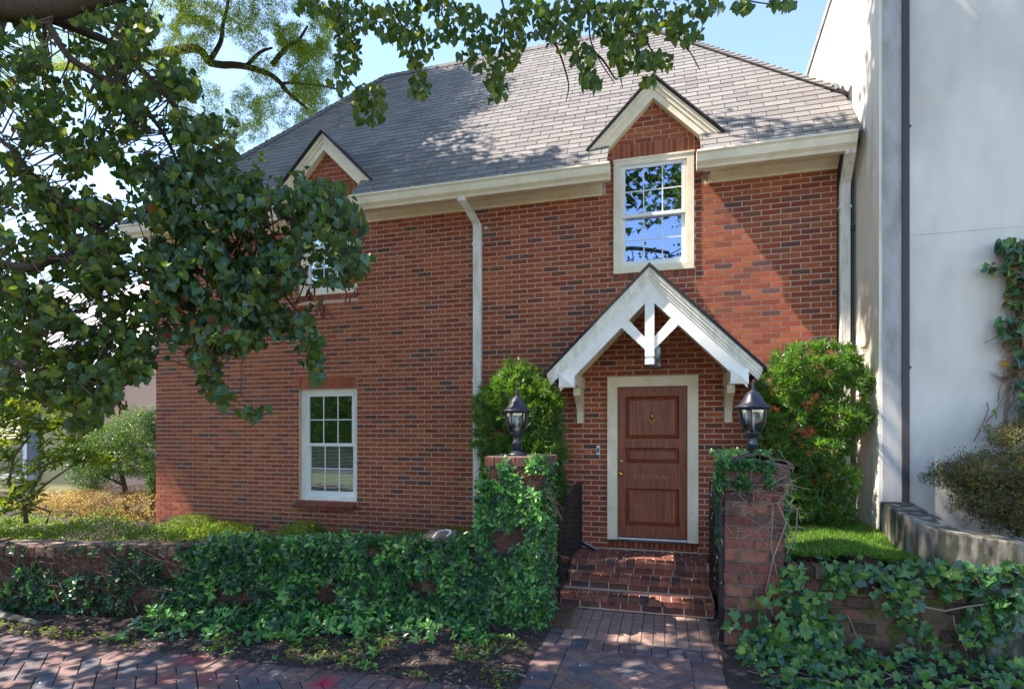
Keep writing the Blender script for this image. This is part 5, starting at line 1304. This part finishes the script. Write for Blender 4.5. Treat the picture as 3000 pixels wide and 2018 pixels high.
# ------------------------------------------------------------------ vine on the left wall and pillar
JV = empty("climbing_vine", (-3.2, -2.4, 0), "dense glossy small leaved vine covering the low wall and pillar left of the steps", "climbing plant")
lv = []
def wallp(s_, z_, o_): p = GWa+dW*s_; return Vector((p.x+nW.x*o_, p.y+nW.y*o_, z_))
n3 = Vector((nW.x, nW.y, 0))
for _ in range(6000):
    s_ = R.uniform(-.02, 6.6); z_ = R.uniform(.02, .85)
    dens = 1.25-.16*s_; 
    if s_ > 3.0: dens = min(dens, .85) if z_ < .58 else .30
    if s_ > 4.4: dens = .95 if z_ < .52 else .12
    nz = noise.noise(Vector((s_*2.2, z_*2.6, 4)))+.3*noise.noise(Vector((s_*6, z_*6, 1)))
    if R.random() > dens or nz < -.22+.02*s_: continue
    if z_ > .80 and (s_ > 2.9 or .35 < s_ < .95 and False): continue
    bulge = .04+.10*(1-abs(z_-.35)/.6)*max(0, 1-s_/5)+.05*nz
    big = s_ < 3.4 or R.random() < .12
    lv.append((TRS(wallp(s_, z_, bulge+R.uniform(0, .05)), R.uniform(.07, .17) if big else R.uniform(.05, .09), n3+Vector((0, 0, .6)), .6), R.randint(0, 2), R.choices([0, 1, 2], [46, 26, 28])[0] if s_ < 3.2 else R.choices([0, 1, 2], [32, 6, 62])[0]))
for _ in range(800):                        # along the top
    s_ = R.uniform(0, 3.0)*R.random()**.4; lv.append((TRS(wallp(s_, .78+R.uniform(0, .06)+.02*math.sin(s_*5), R.uniform(-.3, .06)), R.uniform(.07, .13), (n3*.3+Vector((0, 0, 1))), .4), R.randint(0, 2), R.choices([0, 1], [65, 35])[0]))
for _ in range(850):                         # foot spreading on the soil
    s_ = R.uniform(0, 3.4); o_ = abs(R.gauss(.12, .24)); lv.append((TRS(wallp(s_, .05+R.uniform(0, .16)*max(0, 1-o_), o_), R.uniform(.09, .16), n3*.4+Vector((0, 0, 1)), .35), R.randint(0, 2), R.choices([0, 1, 2], [50, 40, 10])[0]))
for _ in range(3600):                        # pillar
    side = R.random(); z_ = R.uniform(.0, 1.66)
    if side < .62:
        x = R.uniform(-1.80, -1.14); nz = noise.noise(Vector((x*4, z_*3, 9)))
        if nz < -.12 and z_ > .7: continue
        if z_ > 1.45 and x < -1.55: continue
        p = (x, -1.97-R.uniform(0, .07), z_); n_ = Vector((0, -1, .5))
    elif side < .9: p = (-1.15+R.uniform(-.02, .02), R.uniform(-1.95, -1.42), z_); n_ = Vector((1, -.3, .4))
    else: p = (-1.76-R.uniform(0, .06), R.uniform(-1.95, -1.4), z_*.9+.1); n_ = Vector((-1, -.3, .4))
    lv.append((TRS(p, R.uniform(.07, .14), n_, .5), R.randint(0, 2), R.choices([0, 1, 2], [50, 35, 15])[0]))
for _ in range(60): lv.append((TRS((R.uniform(-1.3, -1.1), -1.98, R.uniform(1.55, 1.72)), R.uniform(.05, .08), (0, -1, .6), .4), R.randint(0, 2), R.choice([0, 1])))
leaves(JV, "leaf_sprig", SPRIG, LG, lv, 300)
s = MB()
for _ in range(1500):
    if R.random() < .75: a_ = wallp(R.uniform(.3, 6.4), R.uniform(.1, .80), .02); d_ = dW.x*R.gauss(0, .12), dW.y*R.gauss(0, .12), -abs(R.gauss(0, .1)); o_ = n3
    else: a_ = Vector((R.uniform(-1.72, -1.12), -1.965, R.uniform(.5, 1.6))); d_ = (R.gauss(0, .05), 0, -abs(R.gauss(0, .12))); o_ = Vector((0, -1, 0))
    p = a_; pts = [p]
    for k in range(4): p = p+Vector(d_)*.6+o_*R.uniform(-.006, .012)+Vector((R.gauss(0, .012), 0, R.gauss(0, .012))); pts.append(p)
    s.tube(pts, R.uniform(.0015, .004), 4)
tag(s.ob("vine_stem", RUNN, JV), kind="stuff")
# vine on the right pillar: dry stems and a tuft on top
RV = empty("pillar_vine", (.77, -1.95, 1.2), "dry brown vine stems with a leafy green tuft on top of the right pillar", "climbing plant")
s = MB()
for pts, r0 in (([(1785, 1080), (1790, 1120), (1770, 1145), (1790, 1190), (1760, 1270), (1745, 1340), (1760, 1400)], .010), ([(1780, 1130), (1815, 1160), (1812, 1220), (1790, 1260)], .007), ([(1650, 1110), (1690, 1120), (1740, 1110), (1790, 1100)], .006), ([(1660, 1125), (1720, 1105), (1760, 1150), (1750, 1200)], .004), ([(1700, 1140), (1690, 1170), (1740, 1200), (1750, 1250)], .003), ([(1650, 1190), (1690, 1250), (1720, 1330), (1730, 1400)], .002), ([(1655, 1200), (1700, 1240), (1730, 1300)], .0018), ([(1700, 1075), (1740, 1050), (1800, 1060)], .006), ([(1690, 1260), (1710, 1300), (1712, 1340)], .0018), ([(1760, 1160), (1755, 1240), (1775, 1340), (1770, 1380)], .006)):
    s.tube([atY(K(x), K(y), -1.965-R.uniform(0, .01)) for x, y in pts], [r0*(1-.5*i/len(pts)) for i in range(len(pts))], 5)
for _ in range(130):
    p = Vector((R.uniform(.62, 1.06), -1.97-R.uniform(0, .05), R.uniform(1.42, 1.70) if R.random() < .7 else R.uniform(1.0, 1.5))); s.tube([p, p+Vector((R.gauss(0, .05), R.gauss(0, .015), R.gauss(0, .03))), p+Vector((R.gauss(0, .08), R.gauss(0, .02), R.gauss(0, .05)))], R.uniform(.0015, .004), 4)
s.ob("stem", VINEST, RV); lv = []
# matted thatch on the cap
th = MB().grid(lambda u, v: (.47+.60*u, -2.0+.55*v, 1.66+.09*math.sin(math.pi*u)*math.sin(math.pi*min(1, v+.3))+.03*noise.noise(Vector((u*6, v*6, 0)))), 16, 12); th.box(.50, 1.05, -1.985, -1.45, 1.50, 1.665); th.ob("thatch", RUNN, RV)
for _ in range(1100):
    x = R.uniform(.44, .92); z_ = R.uniform(1.42, 1.78); y = -2.0-R.uniform(0, .05) if z_ < 1.70 else R.uniform(-2.0, -1.5)
    if z_ < 1.6 and noise.noise(Vector((x*6, z_*5, 2))) < -.05+.9*(x-.6): continue
    lv.append((TRS((x, y, z_), R.uniform(.03, .06), (0, -.6, 1), .5), R.randint(0, 2), R.choices([0, 1, 2], [60, 25, 15])[0]))
for _ in range(260): lv.append((TRS((.49-R.uniform(0, .03), R.uniform(-1.95, -1.7), R.uniform(.9, 1.6)), R.uniform(.025, .045), (-1, -.6, .3), .5), R.randint(0, 2), R.choice([0, 2])))
for _ in range(200): lv.append((TRS((R.uniform(.98, 1.09), R.uniform(-2.0, -1.6), R.uniform(.7, 1.62)), R.uniform(.03, .055), (.6, -1, .5), .5), R.randint(0, 2), R.choice([0, 1, 2])))
leaves(RV, "leaf_sprig", SPRIG, LG, lv, 120)
# English ivy on the right wall and ground
EI = empty("english_ivy", (2.2, -2.3, 0), "broad leaved English ivy trailing over the mossy wall and ground at lower right", "climbing plant")
lv = []; s = MB()
def ivy(p, sz, nrm, m=None): lv.append((hang(p, sz*R.choice([.6, .8, 1, 1, 1.05]), nrm, .5, .8, .9), R.randint(0, 3), m if m is not None else R.choices([0, 1, 2], [56, 22, 22])[0]))
for (x, y, rx, ry, n_) in ((1805, 1310, 28, 22, 22), (1800, 1350, 20, 30, 14), (1850, 1370, 28, 26, 20), (1925, 1305, 50, 20, 44), (1910, 1340, 28, 22, 14), (2010, 1330, 30, 22, 20), (2060, 1355, 40, 36, 34), (2060, 1400, 25, 24, 10), (2150, 1295, 50, 18, 28), (2100, 1310, 50, 18, 22), (2210, 1300, 60, 18, 34), (2170, 1340, 40, 18, 12), (2230, 1370, 30, 50, 22), (2290, 1340, 40, 40, 40), (2300, 1400, 40, 40, 44), (2320, 1300, 30, 20, 22), (2100, 1440, 28, 22, 14), (1865, 1400, 24, 20, 8), (2240, 1440, 60, 26, 40), (2020, 1290, 60, 10, 10)):
    for _ in range(int(n_*1.5)):
        p = atY(K(x+rx*R.uniform(-1, 1)), K(y+ry*R.uniform(-1, 1)), -1.95-R.uniform(0, .12)); ivy(p, R.uniform(.05, .088), (R.gauss(0, .2), -1, .6))
for _ in range(90): ivy(Vector((R.uniform(1.1, 4.0), R.uniform(-1.95, -1.6), R.uniform(.80, .88))), R.uniform(.05, .09), (0, -.4, 1))
for _ in range(2200):                        # on the ground
    x = R.uniform(.62, 4.2); y = R.uniform(-4.0, -2.0)
    lim = .60+.03*(y+2)*2
    if x < .66+.10*max(0, -2.4-y): continue
    nz = noise.noise(Vector((x*2, y*2, 8)))
    if nz < -.28: continue
    h_ = .07+.10*max(0, 1-(abs(y+2.1))/.6)+.05*nz; ivy(Vector((x, y, h_+R.uniform(-.02, .05))), R.uniform(.045, .085), (R.gauss(0, .3), -.55, 1))
for _ in range(330):                         # mound at the pillar foot
    a_ = R.uniform(0, 1); p = Vector((.66+a_*.75+R.gauss(0, .06), -2.0-R.uniform(0, .35), 0)); p.z = max(.06, (.66-.35*abs(a_-.5)-1.3*(-2.0-p.y)))*R.uniform(.2, 1)
    ivy(p, R.uniform(.06, .10), (R.gauss(0, .3), -1, .6))
for (pts, r0) in (([(2070, 1350), (2100, 1380), (2150, 1390), (2200, 1380), (2240, 1375)], .006), ([(1985, 1335), (2020, 1355), (2060, 1375)], .004), ([(2170, 1400), (2175, 1430), (2200, 1480)], .004), ([(2215, 1460), (2240, 1420), (2235, 1380)], .004), ([(1930, 1400), (1960, 1470), (1990, 1530)], .004), ([(1880, 1440), (1890, 1480), (1900, 1510)], .004), ([(1920, 1440), (1930, 1480)], .003), ([(2080, 1425), (2100, 1490)], .003), ([(1820, 1440), (1815, 1500)], .003)):
    s.tube([atY(K(x), K(y), -2.02) for x, y in pts], r0, 5)
for _ in range(130):
    p = Vector((R.uniform(.9, 4), R.uniform(-3.6, -2.05), R.uniform(.05, .10))); d_ = Vector((R.gauss(0, 1), R.gauss(0, .6), 0)).normalized(); pts = [p]
    for k in range(5): p = p+d_*.07+Vector((R.gauss(0, .015), R.gauss(0, .015), R.gauss(0, .008))); p.z = max(.04, p.z); pts.append(p)
    s.tube(pts, R.uniform(.002, .006), 5)
s.ob("stem", VINEST, EI); leaves(EI, "leaf", IVYS, LI, lv, 300)

# ------------------------------------------------------------------ litter, weeds, sticks
lv = []
CHIP = [([(-.5, -.1, 0), (.5, -.15, .05), (.45, .12, .0), (-.4, .15, .08)], [(0, 1, 2, 3)]), ([(0, 0, 0), (.3, .25, .1), (0, .8, .02), (-.3, .3, .12)], [(0, 1, 2, 3)])]
for _ in range(12000):
    x = R.uniform(-8.5, -1.12); y = R.uniform(-3.35, -2.0)-.045*(-x-1.1)*.7
    lv.append((Matrix.Translation((x, y, soilz(x, y)+.008)) @ Matrix.Rotation(R.uniform(0, 6.28), 4, 'Z') @ Matrix.Rotation(R.gauss(0, .35), 4, 'X') @ Matrix.Scale(R.uniform(.010, .045), 4), R.choice([0, 0, 1]), R.choices([0, 1, 2], [38, 46, 16])[0]))
for _ in range(2600):
    x = R.uniform(.55, 4.2); y = R.uniform(-4.2, -2.0); lv.append((Matrix.Translation((x, y, .055)) @ rotm() @ Matrix.Scale(R.uniform(.015, .04), 4), R.choice([0, 1]), R.choices([0, 1, 2], [40, 45, 15])[0]))
for _ in range(1500):                        # pine straw by the steps
    x = -1.08+abs(R.gauss(0, .14)); y = R.uniform(-1.85, -1.15); lv.append((Matrix.Translation((x-.12, y, .012+R.uniform(0, .04)*max(0, 1-(x+1.1)*3))) @ Matrix.Rotation(R.uniform(0, 6.28), 4, 'Z') @ Matrix.Diagonal((R.uniform(.04, .08), .012, .05, 1)), 0, 3))
LIT = [mat("litter_brown", (.12, .07, .05), .95, rnd=.3), mat("litter_dark", (.045, .03, .028), .95, rnd=.3), mat("litter_pale", (.28, .21, .17), .95, rnd=.3), mat("pine_straw", (.30, .17, .10), .9, rnd=.3)]
tag(leaves(None, "chip", CHIP, LIT, lv, 0, "leaf_litter"), "dry leaf litter and mulch on the soil strip and beside the steps", "leaf litter", kind="stuff")
lv = []
for _ in range(1500):
    x = R.uniform(-4.0, -1.1); y = R.uniform(-3.3, -2.3)
    if noise.noise(Vector((x*2.2, y*2.2, 6))) < .0: continue
    lv.append((TRS((x, y, soilz(x, y)+.02), R.uniform(.025, .05), (0, 0, 1), .35), R.randint(0, 2), R.choices([0, 1], [40, 60])[0]))
for _ in range(120):
    x = R.uniform(-7, -4.5); y = R.uniform(-3.45, -3.25); lv.append((TRS((x, y, .05), R.uniform(.03, .05), (0, 0, 1), .35), R.randint(0, 2), 1))
tag(leaves(None, "weed", SPRIG, [LG[1], LB[1]], lv, 0, "weeds"), "small green weeds sprouting in the soil strip along the pavement", "weeds", kind="stuff")
tw = MB(); q = atZ(K(640), K(1498), .012)
tw.tube([q+Vector((-.10, -.10, 0)), q, q+Vector((.07, -.02, 0))], .006, 5).tube([q+Vector((.02, 0, 0)), q+Vector((-.02, .10, .02)), q+Vector((0, .17, .02))], .005, 5).tube([q+Vector((-.1, -.1, 0)), q+Vector((.02, -.07, 0))], .004, 5)
tag(tw.ob("stick", VINEST), "pale forked stick lying on the pavement edge by the pink paint", "stick")
q = atZ(K(1160), K(1530), .03); tag(MB().tube([q+Vector((-.17, 0, 0)), q+Vector((0, .01, .01)), q+Vector((.14, -.03, 0))], .007, 5).ob("stick", VINEST), "thin pale stick at the soil edge near the path corner", "stick")
lv = []
for (x, y) in ((118, 2000), (835, 1985), (1150, 1890), (690, 1995), (1870, 1990), (620, 1990), (770, 1960), (1700, 1950), (320, 1960), (1560, 1985)):
    q = atZ(x, y, .006); lv.append((Matrix.Translation(q) @ Matrix.Rotation(R.uniform(0, 6), 4, 'Z') @ Matrix.Scale(.03, 4), 1, 0))
leaves(None, "petal", CHIP, [VINYL], lv, 0, "petals")
tag(bpy.data.objects["petals"], "tiny white fallen petals scattered on the pavers", "petals", kind="stuff")
b = MB(); q = atZ(K(0), K(1385), .06); 
for k in range(3): b.add([(q.x-.9+.5*k+.02*j, q.y+.02+.1*i, .02+.09*(i > 0)) for i in (0, 1) for j in (0, 20)], [(0, 1, 3, 2)])
# sloping stone edging at the far left foot of the wall
b = MB(); p0 = atZ(K(-40), K(1392), .10); p1 = atZ(K(95), K(1420), .03)
b.tube([p0, p0.lerp(p1, .5), p1], [.05, .045, .02], 6); tag(b.ob("edging_stone", CONC), "low rounded stone edging at the foot of the wall at far left", "edging stone")

# ------------------------------------------------------------------ across the street (seen in the window reflections)
def streettree(x, y, h, cr_, label, seed):
    e = empty("street_tree", (x, y, 0), label, "tree", "trees across the street"); s = MB(); s.tube([(x, y, -.1), (x+.1, y, h*.4), (x, y+.2, h*.8)], [.3, .22, .1], 9)
    for k in range(5):
        a_ = k*1.3; s.tube([(x, y, h*.45+.2*k), (x+math.cos(a_)*cr_*.4, y+math.sin(a_)*cr_*.4, h*.65+.2*k), (x+math.cos(a_)*cr_*.7, y+math.sin(a_)*cr_*.7, h*.8+.2*k)], [.12, .08, .04], 6)
    s.ob("trunk", BARK, e, smooth=True); lv = []
    for _ in range(2600):
        while True:
            p = Vector((R.uniform(-1, 1), R.uniform(-1, 1), R.uniform(-1, 1)))
            if p.length < 1 and noise.noise(p*2.2+Vector((seed, 0, 0))) > -.05: break
        lv.append((TRS((x+p.x*cr_, y+p.y*cr_, h*.78+p.z*cr_*.75), R.uniform(.3, .5)), R.randint(0, 2), R.randint(0, 1)))
    leaves(e, "leaf", TUFT2, LO[1:]+LB[:1], lv)
streettree(3.4, -15.5, 14.5, 3.1, "tree standing across the street opposite the front door", 1)
streettree(-12, -24, 11, 4.5, "leafy tree beyond the road to the left", 2)
streettree(-22, -22, 10, 4.5, "leafy tree at the far left beyond the road", 3)
streettree(-4, -32, 12, 5, "large tree far beyond the road behind the camera", 4)
streettree(12, -30, 12, 5, "large tree beyond the road to the right", 5)
streettree(-32, -34, 12, 6, "far tree at the end of the lawn beyond the road", 6)

e = empty("reflection_hedge", (-24, -19.5, 0), "tall hedge added beyond the road to darken the lower window reflection", "hedge"); lv = []  # added so the lower window mirrors dark foliage, not pale sky
for _ in range(7000):
    lv.append((TRS((R.uniform(-42, -9), -19.5+R.uniform(-.5, 1.2), R.random()**.8*5.4*(1+.2*math.sin(R.random()))), R.uniform(.35, .6)), R.randint(0, 2), R.randint(0, 1)))
MB().box(-42, -9, -21, -19.4, 0, 4.8).ob("hedge_core", LB[0], e)
leaves(e, "leaf", TUFT2, LB, lv)

# unseen tree added left of the frame; crown shaped to shade house and garden
SH = empty("unseen_shade_tree", (-10.6, -3.4, 0), "unseen tree added left of the house, its high crown shaped to shade the front", "tree")
limbs = MB(); limb([(-10.6, -3.4, -.1), (-10.5, -3.3, 3), (-10.2, -3.1, 6), (-9.4, -2.9, 9.4)], .32, .2, 10)
limb([(-9.8, -3, 8), (-7, -2.9, 10.2), (-4, -2.8, 11), (-.5, -2.9, 11.2), (1.5, -3, 11)], .16, .04, 8); limb([(-10.0, -3, 7.5), (-11.5, -2.5, 9.5), (-13, -2, 10.5)], .14, .05, 8)
limbs.ob("trunk", BARK, SH, smooth=True); lv = []
def slab_(x0, x1, y0, y1, z0, z1, n_, th=-.22):
    for _ in range(n_):
        q = Vector((R.uniform(x0, x1), R.uniform(y0, y1), R.uniform(z0, z1)))
        if noise.noise(q*.9) < th or noise.noise(q*2.6) < th*1.3 or sungap(q): continue
        d = q-CAMP; dep = -d.x*cs+d.y*cc
        if dep > .2 and -30 < CX+FP*(d.x*cc+d.y*cs)/dep < 3030 and HY-FP*d.z/dep > -60: continue
        lv.append((TRS(q, R.uniform(.26, .40), (0, 0, 1), .8), R.randint(0, 2), R.randint(0, 1)))
slab_(-14.5, -5.0, -2.3, -1.25, 9.3, 11.4, 4200, -.32)
slab_(-12, 2.0, -4.4, -1.95, 9.6, 11.6, 6200)
slab_(-5, 2.5, -3.2, -1.55, 9.6, 11.6, 3600, -.6)
slab_(-12, -6.0, -1.25, .45, 9.6, 11.4, 3000, -.35)
slab_(-2.7, -1.3, -1.35, -.75, 9.9, 10.9, 170, -.25)
leaves(SH, "leaf", TUFT2, LO, lv)
